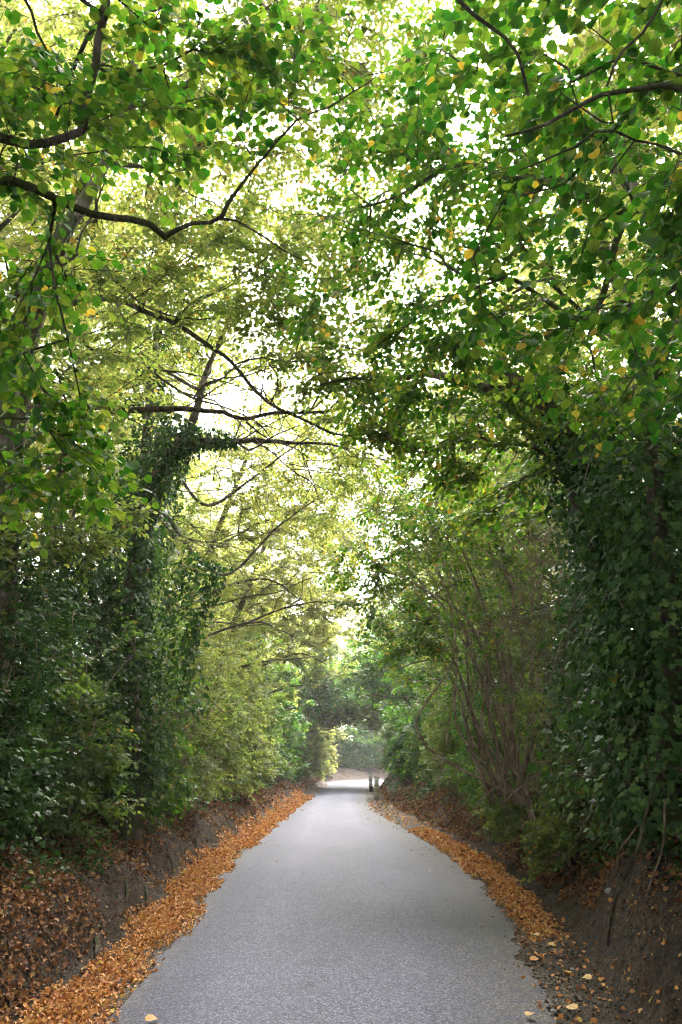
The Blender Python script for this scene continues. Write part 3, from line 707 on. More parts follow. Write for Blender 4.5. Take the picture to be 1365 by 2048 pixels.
make_tree('hazel_tree', 'tree off the right edge whose thick grey limb sweeps across the upper right canopy', (4.2, 6.2),
    [(4.0, 6.2, 3.0), (3.7, 6.1, 4.2), (3.3, 6.2, 5.4), (2.8, 6.4, 6.8), (2.3, 6.6, 8)],
    [(PL((5.8, 6.5), (1460,560), (1365,482), (1300,440), (1200,405), (1150,385), (1100,366), (1040,360), (990,345), (950,330), (920,325), (880,345), (820,380), (770,402), (700,425)), .065, .008),
     (PL((6.2, 6.0), (1160,640), (1080,590), (1030,562), (990,558), (930,552), (900,535), (880,510), (850,495), (810,485)), .030, .008),
     (PL((6.1, 6.0), (1000,560), (960,572), (920,590), (870,597)), .014, .005),
     (PL((6.0, 6.2), (1365,560), (1280,620), (1200,640), (1140,600), (1090,560)), .030, .012)],
    [pb(900,260,6.40,0.66,17), pb(800,320,6.60,0.72,17), pb(960,420,6.20,0.66,19), pb(810,540,6.40,0.72,19), pb(700,380,7.00,0.77,13), pb(1000,620,6.20,0.66,17), pb(900,680,6.40,0.66,17), pb(760,650,6.60,0.66,15),
     pb(1090,480,6.00,0.61,17), pb(850,780,6.60,0.66,14), pb(1130,330,6.00,0.61,14), pb(1250,560,5.80,0.61,15), pb(1010,220,6.20,0.66,15), pb(880,130,6.60,0.72,14), pb(1230,730,6.00,0.66,15), pb(1080,740,6.20,0.66,15), pb(700,500,7.00,0.66,9), pb(1320,300,5.80,0.61,14), pb(1200,180,5.80,0.66,17)],
    leaf=(.056, 6, 7, .36), barkmat='bark', T=T_MID, tint=(.05,.75), yellow=.03, near=True, r=(.14,.05), tip=.0032, bare=16)

ivr = PL((8.9, 8.4), (1235,1560), (1215,1300), (1200,1080), (1140,930), (1118,845))
make_tree('ivy_clad_tree', 'dark tree smothered in ivy on the right bank with a brown bough arching left', (3.3, 9.3),
    ivr + PL((8.3, 8.3), (1075,800), (1000, 740)),
    [(PL((8.4, 8.2), (1118,845), (1075,806), (1030,788), (960,775), (900,757), (850,749), (770,757), (700,757), (640,770)), .075, .010),
     (PL((8.6, 8.4), (1450,960), (1365,895), (1300,852), (1240,820), (1180,790), (1100,748), (1040,690)), .050, .016),
     (PL((8.0, 7.8), (1460,1000), (1365,940), (1290,905), (1230,880), (1178,856)), .030, .018),
     (PL((8.0, 7.8), (1245,880), (1262,940), (1300,990), (1322,1020)), .012, .008),
     (PL((8.4, 8.2), (1150,940), (1100,915), (1050,890), (990,885), (950,870), (900,880), (860,905), (800,890)), .024, .008)],
    [pb(980,830,8.2,.7,26), pb(880,860,8.4,.7,24), pb(1070,870,8.2,.6,20), pb(950,950,8.6,.7,22), pb(800,830,8.6,.7,20), pb(1050,720,8.4,.7,20), pb(1180,760,8.4,.6,20), pb(1280,800,8.2,.6,18), pb(720,800,8.8,.6,12), pb(1060,980,8.6,.6,18)],
    leaf=(.066, 6, 6, .36), barkmat='hazelbark', T=T_MID, tint=(.2,.85), yellow=.035, r=(.2,.09), tip=.0036, bare=14,
    ivy=[(ivr, [.75, .35], 1190, 0.063), (PL((8.2, 8.2), (1290,1500), (1290,1200), (1250,960), (1180, 860)), [.8, .5], 1088, 0.063), (PL((8.4, 8.3), (1120,850), (1060,800), (1010,780)), [.25, .12], 510, 0.056)])

ivr = PL((6.0, 6.6), (1350,1640), (1345,1400), (1335,1200), (1310,1000), (1300,860))
make_tree('ivy_clad_tree', 'ivy covered trunk at the right edge beside the fallen pole', (3.25, 6.3), ivr + [P(1330,700,7), P(1390,560,7.4)], [],
    [pb(1330,860,6.6,.5,14), pb(1345,720,6.8,.6,18)], leaf=(.08,5,5,.3), barkmat='darkbark', tint=(0,.6), r=(.11,.03),
    ivy=[(ivr, [.7, .6], 1530, 0.059), (PL((6.4, 6.8), (1400,1700), (1420,1400), (1410,1000)), [.7, .7], 1020, 0.059), (PL((7.2, 7.4), (1300,1700), (1275,1450), (1270,1200)), [.6, .5], 952, 0.059)])

make_tree('lime_tree', 'tall pale leaved tree rising behind the right hedge over the canopy', (5.6, 11.5),
    PL((11.8, 12.4), (1330,900), (1250,600), (1150,380), (1040,200), (950,20)),
    [(PL((12, 12), (1150,380), (1020,300), (900,330), (780,380), (700,430)), .05, .012), (PL((12.2, 12.4), (1040,200), (900,120), (800,150), (720,120)), .045, .010)],
    [pb(700,60,12.5,1.5,28), pb(820,80,12.5,1.4,28), pb(720,280,12.5,1.4,31), pb(850,250,12,1.4,28), pb(760,450,12.5,1.3,28), pb(900,420,12,1.3,25), pb(960,130,12,1.4,25), pb(1050,350,12,1.4,25), pb(840,600,12.5,1.2,25), pb(1100,120,12,1.4,24), pb(960,560,12,1.2,21), pb(700,600,13,1.2,18), pb(650,740,13,1.1,13), pb(1200,250,12,1.4,24), pb(1250,480,11.5,1.3,24), pb(720,900,15,1.1,18), pb(680,1000,16,1.1,15), pb(760,980,15,1.1,18), pb(720,760,14,1.1,15)],
    'lime', (.062, 8, 7, .46), 'bark', T_MID, (.0,.7), .03, .003, r=(.16,.05))

def stem(d, r0, r1, *pts): return (PL(d, *pts), r0, r1)
make_tree('coppiced_hazel', 'coppiced hazel fanning out many thin grey stems on the right bank', (2.95, 12.5),
    PL((12, 12.3), (1030,1500), (1000,1330), (962,1190), (905,1060), (870,1000)), [],
    [pb(880,1050,12.2,.9,26), pb(780,1100,12.2,.9,26), pb(980,1080,12.4,.9,28), pb(870,1180,12,.8,24), pb(740,1190,12,.6,14), pb(1040,1180,12,.7,18), pb(820,1270,11.8,.7,20), pb(930,1280,11.6,.7,20), pb(900,960,12.6,.9,22), pb(1010,990,12.6,.8,22), pb(800,1000,12.6,.8,14), pb(1040,1440,11.4,.5,8), pb(700,1110,12.4,.5,6), pb(860,1380,11.8,.6,14)],
    leaf=(.062, 6, 7, .36), barkmat='stembark', T=T_MID, tint=(.1,.8), yellow=.03, r=(.05,.012), tip=.0028, wpath=.1,
    extra_stems=[stem((11.6+RNG.normal(0,.45),12+RNG.normal(0,.4)), .012+.014*RNG.random(), .004, (1030+RNG.normal(0,62),1610), (1000+RNG.normal(0,50)-8*q_,1450), (960-6*q_+RNG.normal(0,18),1300), (925-12*q_+RNG.normal(0,20),1180+RNG.normal(0,20)), (900-18*q_+RNG.normal(0,25),1080+RNG.normal(0,30))) for q_ in range(-7, 9)] +
                [stem((11.4,11.8), .030, .010, (1030,1560), (1020,1300), (1008,1135), (983,1115), (943,1080), (913,1045), (878,1015), (850,990)),
                 stem((11.4,11.8), .026, .006, (1020,1540), (975,1330), (923,1225), (858,1185), (793,1150), (733,1115), (683,1075)),
                 stem((11.4,11.8), .022, .006, (1050,1560), (1065,1250), (1053,1100), (1013,1040), (1003,980), (968,925)),
                 stem((12,12.4), 0.031, .007, (1045,1590), (985,1400), (930,1290), (862,1185), (800,1130), (740,1090)),
                 stem((12,12.2), 0.027, .007, (1015,1590), (955,1450), (900,1310), (840,1240), (760,1195), (700,1205)),
                 stem((12,12.6), 0.029, .007, (1000,1590), (950,1450), (935,1300), (928,1180), (890,1030), (900,980)),
                 stem((12,12.8), 0.027, .007, (1060,1590), (1070,1400), (1085,1250), (1070,1100), (1030,960)),
                 stem((11.8,12), .030, .008, (985,1590), (940,1480), (915,1380), (860,1290), (800,1250)),
                 stem((12,12.5), 0.026, .007, (1040,1590), (1010,1450), (1005,1250), (985,1100), (960,980)),
                 stem((12,12.1), .030, .008, (1070,1590), (1100,1450), (1130,1300), (1110,1120)),
                 stem((11.8,12), 0.023, .007, (975,1590), (960,1500), (975,1350), (960,1200), (900,1090), (820,1000)),
                 stem((12,12.4), 0.024, .007, (1025,1590), (985,1470), (955,1330), (900,1210), (840,1120), (800,1060)),
                 stem((11.7,11.9), .028, .010, (1000,1590), (1020,1480), (1045,1330), (1040,1200), (1080,1120))])

make_tree('lime_tree', 'slender pale tree leaning over the middle of the lane beyond the coppiced hazel', (4.7, 23.8),
    [(4.3, 23.8, 3.5), (3.7, 23.6, 5.8), (2.8, 23.6, 7.8), (1.6, 23.6, 9.4)], [],
    [pb(720,1010,23,1.3,20), pb(690,1110,23,1.1,17), pb(760,1080,22.5,1.2,18), pb(740,940,23.5,1.3,18), pb(700,1200,24,.9,12), pb(800,1000,23,1.2,15), pb(650,960,23.5,1.2,12), pb(730,860,24,1.2,13)],
    'lime', (.085, 8, 7, .5), 'hazelbark', T_MID, (.2,.85), .01, .004, r=(.12,.03), bare=0)

# ------------------------------------------------------------------ farther trees along both banks
def lane_tree(x, y, H, lean, label, name='hazel_tree', leafmat='bush', tint=(.2,.85), n=1.0, low=True, barkmat='hazelbark', sz=None, ivyspec=None, cat='tree', arch=1.0):
    z0 = tz(x, y); s = -1 if x > 0 else 1; rs = np.random.default_rng(int(abs(x*100)+y*10))
    J = lambda a: rs.normal(0, a)
    tr = [np.array((x+s*lean*u**1.6*.6+J(.1), y+J(.15), z0+H*u*.85)) for u in (.25, .5, .75, 1)]
    limbs = []
    for k in range(4):
        u = .35 + .16*k; b = np.array((x+s*lean*u**1.6*.6, y, z0+H*u*.85)); L = lean*rs.uniform(.7, 1.1)
        dx = s*L*(1 if k != 2 else -.4); dy = J(1.4)
        limbs.append(([b, b+np.array((dx*.35, dy*.3, .6)), b+np.array((dx*.7, dy*.7, .8)), b+np.array((dx, dy, .7+J(.4)))], .05, .012))
    cx = x+s*lean*.62
    bl = [((cx, y+J(.5), z0+H*.82), (lean*.75, 2.0, 1.5), int(46*n)), ((x+s*lean*.35, y+J(.6), z0+H*.60), (lean*.6, 1.8, 1.2), int(34*n)), ((x+s*lean, y+J(.6), z0+H*.70*arch), (lean*.5, 1.8, 1.2), int(24*n)),
          ((x-s*.8, y, z0+H*.75), (1.8, 2.0, 2.0), int(30*n))]
    if low: bl += [((x+s*.3, y+J(.5), z0+H*.36), (1.2, 1.8, 1.4), int(40*n)), ((x+s*.4, y+J(.5), z0+H*.16), (1.1, 1.7, 1.0), int(30*n))]
    sz = sz or max(.072, .0034*y)
    iv = None
    if ivyspec: iv = [([np.array((x, y, z0))]+tr[:3], ivyspec, 300, max(.09, sz*.9))]
    return make_tree(name, label, (x, y), tr, limbs, [(c_, r_, int(k_*1.8)) for c_, r_, k_ in bl], leafmat, (sz, 8, 8, .3+sz*1.8), barkmat, T_MID if y < 22 else T_FAR, tint, .008, .0028+y*.0001, r=(.14, .05), step=.3 if y > 18 else .22, ivy=iv, cat=cat)
lane_tree(-4.6, 20.5, 10, 3.6, 'tree arching from the left hedge just past the upright ivy column', 'lime_tree', 'lime', (.2,.85), 2.0)
lane_tree(-4.4, 25.5, 10, 3.6, 'yellow green tree in the left hedge where the bank starts to flatten', 'lime_tree', 'lime', (.3,.9), 2.0)
lane_tree(-4.2, 31.5, 9, 3.5, 'pale green tree behind the light leafed bush on the left', 'lime_tree', 'lime', (.35,.9), 2.0)
lane_tree(-4.0, 38.0, 8, 3.2, 'green tree closing the left hedge before the bend', 'lime_tree', 'lime', (.0,.6), 1.1)
lane_tree(-4.0, 46.0, 6.8, 3.4, 'darkest tree at the end of the left hedge', 'hazel_tree', 'hazel', (.0,.6), 1.2)
lane_tree(-4.2, 55.0, 6.2, 3.4, 'olive tree leaning over the left side of the far bend', 'lime_tree', 'bush', (.3,.8), 1.2)
lane_tree(4.4, 16.5, 8.0, 2.8, 'green tree right behind the coppiced stems', 'hazel_tree', 'bush', (.2,.85), 1.1)
lane_tree(4.6, 21.5, 7.8, 2.7, 'bright green tree on the right past the coppiced hazel', 'hazel_tree', 'bush', (.3,.9), 1.1)
lane_tree(4.6, 27.0, 7.6, 2.7, 'fresh green tree above the bare soil patch on the right', 'hazel_tree', 'bush', (.25,.85), 1.1)
lane_tree(4.6, 33.5, 7.2, 2.9, 'dark tree above the nearer marker post', 'hazel_tree', 'hazel', (.0,.7), 1.2)
lane_tree(4.8, 41.0, 6.6, 3.6, 'dark arching tree above the farther marker post', 'hazel_tree', 'hazel', (.0,.6), 1.2)
lane_tree(5.8, 50.0, 6.4, 3.8, 'tree on the inside of the far bend', 'hazel_tree', 'bush', (.0,.6), 1.2)

lane_tree(-3.8, 51.0, 6.6, 4.6, 'dark low tree forming the left half of the leafy arch', 'hazel_tree', 'bush', (.2,.8), 1.3)
lane_tree(4.6, 55.0, 6.6, 4.6, 'dark low tree forming the right half of the leafy arch', 'hazel_tree', 'bush', (.1,.6), 1.5)
lane_tree(-3.6, 63.0, 8.5, 4.2, 'yellow green tree overhanging the lane where it turns', 'lime_tree', 'lime', (.3,.9), 1.4)
lane_tree(8.5, 60.0, 9, 5.0, 'tree on the inner corner of the far bend', 'hazel_tree', 'bush', (.1,.7), 1.5)

# the outside of the bend, seen through the end of the tunnel
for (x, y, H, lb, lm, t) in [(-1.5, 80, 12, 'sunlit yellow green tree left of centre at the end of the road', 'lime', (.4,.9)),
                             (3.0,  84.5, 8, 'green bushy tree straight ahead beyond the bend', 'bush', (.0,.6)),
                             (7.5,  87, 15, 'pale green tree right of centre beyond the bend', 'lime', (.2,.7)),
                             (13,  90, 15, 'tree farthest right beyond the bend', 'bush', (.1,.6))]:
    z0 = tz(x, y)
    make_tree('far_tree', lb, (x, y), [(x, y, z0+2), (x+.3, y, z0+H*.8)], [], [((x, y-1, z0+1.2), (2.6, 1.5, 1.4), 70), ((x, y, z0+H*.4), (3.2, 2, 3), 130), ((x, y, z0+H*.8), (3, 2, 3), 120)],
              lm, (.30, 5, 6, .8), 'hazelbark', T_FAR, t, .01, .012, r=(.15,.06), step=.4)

# second row: tall trees behind both hedges, copies of two grown ones
def copy_tree(o, parent=None):
    c = o.copy(); link(c); c.parent = parent
    for ch in o.children: copy_tree(ch, c)
    return c
def tall_tree(x, y, lb, grp, H=13, seed=1):
    rs = np.random.default_rng(seed); z0 = tz(x, y); s = -1 if x > 0 else 1
    tr = [np.array((x+s*.5*u+rs.normal(0,.15), y+rs.normal(0,.15), z0+H*u*.8)) for u in (.2,.4,.6,.8,1)]
    limbs = []
    for k in range(7):
        u = .25+.1*k; b = np.array((x+s*.5*u, y, z0+H*u*.8)); a = rs.uniform(-.9, .9) if k % 3 else rs.uniform(2.2, 4)
        d = np.array((s*math.cos(a), math.sin(a), .55)); L = rs.uniform(2.6, 4.2)
        limbs.append(([b, b+d*L*.5, b+d*L+np.array((0,0,.3))], .07, .015))
    bl = [((x+s*2.2, y, z0+H*.8), (3.0, 2.8, 1.8), 60), ((x+s*1.2, y, z0+H*.55), (2.8, 2.8, 1.8), 50), ((x, y, z0+H*1.0), (2.6, 2.6, 1.8), 45), ((x+s*.4, y, z0+H*.30), (2.0, 2.2, 1.8), 42), ((x, y, z0+1.6), (1.8, 2.2, 1.2), 34), ((x-s*1.5, y, z0+H*.6), (2, 2.4, 2.6), 30)]
    return make_tree('tall_tree', lb, (x, y), tr, limbs, [(c_, r_, int(k_*2.2)) for c_, r_, k_ in bl], 'lime', (.095, 9, 8, .62), 'bark', T_FAR, (.25,.9), .02, .005, r=(.2,.06), step=.35, group=grp)
def far_copies():
    for x, y, k in ((-6, 92, 1.08), (-1, 95, 1.12), (3.5, 93, 1.04), (8.5, 97, 1.12), (14, 98, 1.12), (-11, 86, 1.04), (20, 95, 1.04), (5, 104, 1.36), (-4, 106, 1.28)):
        c = copy_tree(pr if x > 3 else pl); c['label'] = 'tall hazy tree in the wood closing the view beyond the bend'; c['group'] = 'trees of the far wood'
        c.location = (x, y, tz(x, y)-.08); c.scale = (k, k, k); c.rotation_euler.z = x
LBL, LBR = 'tall yellow green tree in the row behind the left hedge', 'tall yellow green tree in the row behind the right hedge'
GL, GR = 'tall trees behind the left hedge', 'tall trees behind the right hedge'
pl = tall_tree(-7.2, 13.5, LBL, GL, 13, 1); pr = tall_tree(7.4, 14.0, LBR, GR, 12.5, 2)
far_copies(); rs = np.random.default_rng(5)
for y in (4.5, 9, 17.5, 21, 25, 29.5, 34.5, 40, 46, 53, 61):
    for p, x in ((pl, -7.0), (pr, 7.3)):
        c = copy_tree(p); xx = x + rs.normal(0, .4); yy = y + rs.normal(0, .6)
        c.location = (xx, yy, tz(xx, yy)-.08); k = rs.uniform(.85, 1.12)*(1 if y < 25 else .88); c.scale = (k, k*rs.uniform(.9,1.1), k*rs.uniform(.9,1.1))
        c.rotation_euler.z = rs.uniform(-.6, .6)

for p, x, y in ((pl, -5.6, -2.5), (pr, 5.6, -3.5), (pl, -5.4, -9), (pr, 5.4, -10), (pl, -4.5, -16), (pr, 4.2, -17), (pr, 6.6, 1.2), (pl, -6.2, .8), (pr, 7.6, 6.8), (pl, -4.7, 2.6), (pr, 4.9, -.6), (pr, 0.3, -24), (pl, -.8, -27)):      # lane goes on behind the viewpoint; unseen trees added to shade the foreground
    c = copy_tree(p); c.location = (x, y, tz(x, y)-.08); c.rotation_euler.z = rs.uniform(-.4, .4)
# ------------------------------------------------------------------ hedge bushes, each its own plant
def bush(x, y, r, h, label, leafmat='bush', n=60, tint=(.1,.8), name='hedge_bush', sz=None, group=None, T=None, yellow=.007, droop=.4, nf=(7,7)):
    z0 = tz(x, y); rs = np.random.default_rng(int(abs(x)*977+y*131))
    b = np.array((x, y, z0-.05)); root = thing(name, b, label, 'bush', group)
    sz = sz or max(.056 if leafmat == 'ivy' else .062, .0036*y); n = int(n*1.25); S = Skel(.003+.0001*y)
    for k in range(7):
        a = rs.uniform(0, 6.28); o = np.array((math.cos(a)*r*.25, math.sin(a)*r*.25, 0)); e = np.array((math.cos(a)*r*.6, math.sin(a)*r*.6, h*rs.uniform(.6,.95)))
        S.path([b+o, b+o*1.5+(0,0,h*.35), b+e], .016+.0002*y, .006, cid=0, step=.25, wob=.02)
    att = np.concatenate([blob(b+(0,0,h*.62), (r, r*1.15, h*.45), int(n*.6), .25), blob(b+(0,0,h*.28), (r*1.05, r*1.2, h*.3), int(n*.4), .3)])
    m = max(10, n//6); a = rs.uniform(0, 6.28, m); rr = r*rs.uniform(.5, 1.35, m)
    sh = np.stack([b[0]+rr*np.cos(a), b[1]+rr*np.sin(a), b[2]+h*rs.uniform(.75, 1.45, m)], 1); att = np.concatenate([att, sh])
    att = clear_points(att, 1.2); S.grow(att, wpath=.15, step=.3)
    tg = Geo()
    for c, pts, rad in S.chains(): tg.tube(pts, rad, 5 if rad.max() > .012 else 3)
    tg.build('stems', M['stembark'], root)
    lp, ld, lu, s_, t, *_ = spray(S, nf[0], nf[1], .22+sz*1.6, sz, droop=droop, tint=tint, yellow=yellow, cull=lambda p: p[:, 2] < tz_fast(p)+.02)
    g_ = Geo(); g_.add(*leaf_geo(lp, ld, lu, s_, t, T or (T_IVY if leafmat == 'ivy' else T_MID if y < 22 else T_FAR))); g_.build('leaves', M[leafmat], root, smooth=False)
    return root
def tz_fast(p):
    x, y = p[:, 0], p[:, 1]; d = np.maximum(at_y(LE, np.minimum(y, 72))-x, x-at_y(RE, np.minimum(y, 64)))
    return np.where(y < 72, np.clip((d-.5)*.9, 0, 1.0), .3)
BL = [(-3.5, 5.2, .8, 1.3, 'ivy', 'low dark ivy bush at the near left edge above the soil cut', 80, (0,.7)),
      (-4.2, 6.4, 1.1, 3.2, 'ivy', 'tall dark ivy thicket at the left edge below the pale tree', 130, (0,.7)),
      (-3.35, 7.3, .8, 1.5, 'ivy', 'low ivy bush on the left bank in front of the ivy thicket', 80, (.1,.9)),
      (-4.0, 8.6, 1.1, 3.2, 'ivy', 'ivy thicket on the left under the level bough', 130, (.1,.8)),
      (-3.3, 9.6, .8, 1.7, 'bush', 'olive bush on the left bank left of the leaning ivy tree', 70, (-.1,.5)),
      (-3.9, 11.0, 1.1, 3.4, 'ivy', 'ivy thicket hiding the foot of the leaning ivy tree', 130, (.1,.8)),
      (-3.25, 12.6, .9, 2.2, 'hazel', 'dark green bush right of the leaning ivy tree', 80, (.0,.7)),
      (-4.0, 14.0, 1.2, 4.0, 'bush', 'tall bush with brown stems behind the dark green one on the left', 110, (.2,.85)),
      (-3.3, 15.8, 1.0, 2.2, 'bush', 'green bush overhanging the middle of the left bank', 90, (.1,.8)),
      (-3.9, 18.2, 1.3, 4.2, 'lime', 'tall pale green bush midway along the left hedge', 110, (.1,.7)),
      (-3.4, 20.2, 1.1, 2.4, 'bush', 'spreading green bush midway along the left bank', 90, (.2,.85)),
      (-3.3, 23.0, 1.3, 3.6, 'lime', 'light leafed bush bulging out over the left bank', 120, (.1,.6)),
      (-3.5, 26.5, 1.4, 3.4, 'bush', 'grey green bush past the light leafed one on the left', 110, (.1,.7)),
      (-3.6, 30.5, 1.5, 3.2, 'bush', 'shaded green bush where the left hedge darkens', 110, (.0,.6)),
      (-3.6, 35.0, 1.6, 3.4, 'hazel', 'dark bush in the darkest stretch of the left hedge', 110, (.0,.6)),
      (-3.6, 40.5, 1.7, 3.2, 'hazel', 'second dark bush in the darkest stretch of the left hedge', 110, (.0,.6)),
      (-3.5, 46.5, 1.8, 3.2, 'bush', 'dull green bush near the far end of the left hedge', 110, (.1,.7)),
      (-3.3, 53.5, 1.9, 3.2, 'bush', 'bright green bush at the far end of the left hedge', 110, (.3,.8)),
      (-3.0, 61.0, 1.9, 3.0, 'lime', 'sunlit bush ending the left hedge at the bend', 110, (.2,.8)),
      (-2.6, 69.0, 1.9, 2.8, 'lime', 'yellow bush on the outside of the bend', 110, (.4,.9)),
      (1.5, 79.5, 1.8, 2.4, 'hazel', 'low dark bush straight ahead on the outside of the bend', 100, (.1,.6)),
      (5.5, 81.0, 1.8, 2.4, 'bush', 'pale bush right of the low dark one on the bend', 100, (.3,.8))]
for x, y, r_b, h, lm, lb, n, t in BL:
    bush(x, y, r_b, h, lb, lm, int(n*1.9), t, 'ivy_bush' if lm == 'ivy' else 'hedge_bush')
BR = [(3.05, 11.6, .42, .5, 'bush', 'low sprawling bush in front of the coppiced stems', 34, (.2,.85)),
      (3.5, 4.6, .7, 2.0, 'ivy', 'dark ivy bush nearest the camera on the right bank', 80, (0,.5)),
      (3.4, 6.0, .8, 1.6, 'ivy', 'low ivy bush under the fallen pole on the right', 90, (0,.5)),
      (4.3, 7.2, 1.1, 3.8, 'ivy', 'tall black green ivy thicket at the right edge', 150, (0,.5)),
      (3.3, 7.9, .8, 1.8, 'ivy', 'ivy bush above the bare soil on the right', 90, (0,.6)),
      (3.9, 9.6, 1.1, 3.4, 'ivy', 'tall ivy thicket around the smothered tree on the right', 150, (0,.6)),
      (3.25, 10.4, .75, 1.4, 'bush', 'small bush with a few yellow leaves on the right bank', 60, (.2,.85)),
      (3.9, 11.6, 1.0, 3.4, 'ivy', 'ivy thicket just right of the coppiced stems', 120, (.0,.7)),
      (3.15, 13.9, .8, 1.5, 'bush', 'low green bush at the foot of the coppiced hazel', 70, (.1,.8)),
      (4.0, 14.6, 1.2, 3.6, 'bush', 'tall bush behind the coppiced hazel', 100, (.1,.7)),
      (3.4, 16.6, 1.0, 2.4, 'hazel', 'dark green bush past the coppiced hazel on the right', 90, (.0,.7)),
      (3.7, 19.2, 1.2, 3.4, 'hazel', 'tall dark green bush midway along the right hedge', 110, (.0,.7)),
      (3.5, 22.4, 1.2, 3.0, 'bush', 'lighter green bush midway along the right hedge', 110, (.2,.85)),
      (3.9, 26.0, 1.3, 3.2, 'bush', 'bush above the bare soil patch on the right', 110, (.1,.8)),
      (3.8, 30.0, 1.4, 3.2, 'hazel', 'dark bush past the bare soil patch on the right', 110, (.0,.7)),
      (3.4, 34.5, 1.2, 2.4, 'hazel', 'bush crowding the nearer marker post', 110, (.0,.6)),
      (4.3, 38.5, 1.7, 3.0, 'hazel', 'bush between the two marker posts', 110, (.0,.6)),
      (3.9, 44.0, 1.6, 3.0, 'bush', 'bush beside the farther marker post', 110, (.0,.6)),
      (4.6, 51.0, 1.8, 3.0, 'bush', 'bush on the inside of the far bend', 110, (.0,.6)),
      (6.8, 59.0, 2.0, 3.0, 'bush', 'last bush on the inside of the far bend', 110, (.0,.6))]
for x, y, r_b, h, lm, lb, n, t in BR:
    bush(x, y, r_b, h, lb, lm, int(n*1.9), t, 'ivy_bush' if lm == 'ivy' else 'hedge_bush')

# ------------------------------------------------------------------ dead leaves in the gutters and on the banks
def litter(name, E, side, d0, d1, y0, y1, n, size, matn, dens=None, lift=.012, tilt=.5, label=None):
    i = RNG.integers(0, len(E)-1, n*3); yy = E[i, 1]
    # more leaves per metre near the camera
    pr = 1/np.clip(yy-1, 3, 60)**.9; pr = pr*np.abs(E[i+1, 1]-E[i, 1]); pr = np.where((yy > y0) & (yy < y1), pr, 0)
    i = RNG.choice(i, n, p=pr/pr.sum()); u = RNG.random(n)
    p = E[i]*(1-u[:, None]) + E[i+1]*u[:, None]; t = norm(E[i+1]-E[i]); nn = np.stack([-t[:, 1], t[:, 0]], 1)*(-side)
    d = d0 + (d1-d0)*RNG.random(n); p = p + nn*d[:, None]
    k = np.ones(n, bool)
    if dens is not None: k = RNG.random(n) < dens(p[:, 0], p[:, 1], d)
    p = p[k]; n = len(p); z = terrain(p[:, 0], p[:, 1]); zx = terrain(p[:, 0]+.03, p[:, 1]); zy = terrain(p[:, 0], p[:, 1]+.03)
    up = norm(np.stack([-(zx-z)/.03, -(zy-z)/.03, np.ones(n)], 1)); up = norm(up + RNG.normal(0, tilt, (n, 3)))
    a = RNG.uniform(0, 6.28, n); dr = np.stack([np.cos(a), np.sin(a), 0*a], 1); dr = norm(dr - up*(dr*up).sum(1, keepdims=True))
    far = np.clip(p[:, 1]/9, 1, 4)
    pos = np.stack([p[:, 0], p[:, 1], np.maximum(z, .004) + lift*RNG.uniform(.2, 1.6, n)], 1)
    g_ = Geo(); g_.add(*leaf_geo(pos, dr, up, size*far**.7*RNG.uniform(.4, 1.35, n), np.clip(RNG.normal(.5, .24, n), 0, 1), T_DRY))
    o = g_.build(name, M[matn], None, smooth=False); tag(o, label, None, None, 'stuff'); return o
gut = lambda x, y, d: np.clip(1.35 - np.abs(d-.27)/.27 + 1.0*fbm(x*1.5, y*1.1), 0, 1)
litter('leaf_litter', LE, -1, -.12, .66, 3.0, 40, 52000, .036, 'litter', gut, .018, .42, 'orange drift of dry leaves along the left road edge')
gutr = lambda x, y, d: np.where((y > 7.6) & (y < 21), np.clip((y-8.2)/1.3, .06, 1)*np.clip(1.3-np.abs(d-.26)/.24 + .9*fbm(x*1.5, y), 0, 1), .03)
litter('leaf_litter', RE, 1, -.08, .85, 4.5, 34, 48000, .038, 'litter', gutr, .02, .42, 'orange drift of dry leaves along the right road edge')
slope = lambda x, y, d: np.clip(.42 + 1.4*fbm(x*.9+3, y*.9) + 1.3*(d-.85), .05, 1)
litter('bank_litter', LE, -1, .58, 2.3, 3.5, 70, 96000, .042, 'oldlitter', slope, .03, .6, 'brown dead leaves lying over the left bank')
litter('bank_litter', RE, 1, .75, 2.8, 4.5, 60, 64000, .042, 'oldlitter', lambda x, y, d: slope(x, y, d)*np.where((y < 8.6) & (d < 1.3), .32, 1), .03, .6, 'brown dead leaves lying over the right bank')
thin = lambda x, y, d: np.clip(.5-d*1.6, 0, 1)
litter('scattered_debris', LE, -1, -1.1, .1, 4.5, 40, 260, .028, 'oldlitter', lambda x, y, d: np.clip(1.1+d, .08, 1), .004, .25, 'crumbs of dead leaf scattered on the left half of the tarmac')
scat = litter('scattered_debris', RE, 1, -.9, .6, 4.5, 34, 900, .026, 'oldlitter', None, .004, .25, 'crumbs of dead leaf scattered on the right verge')

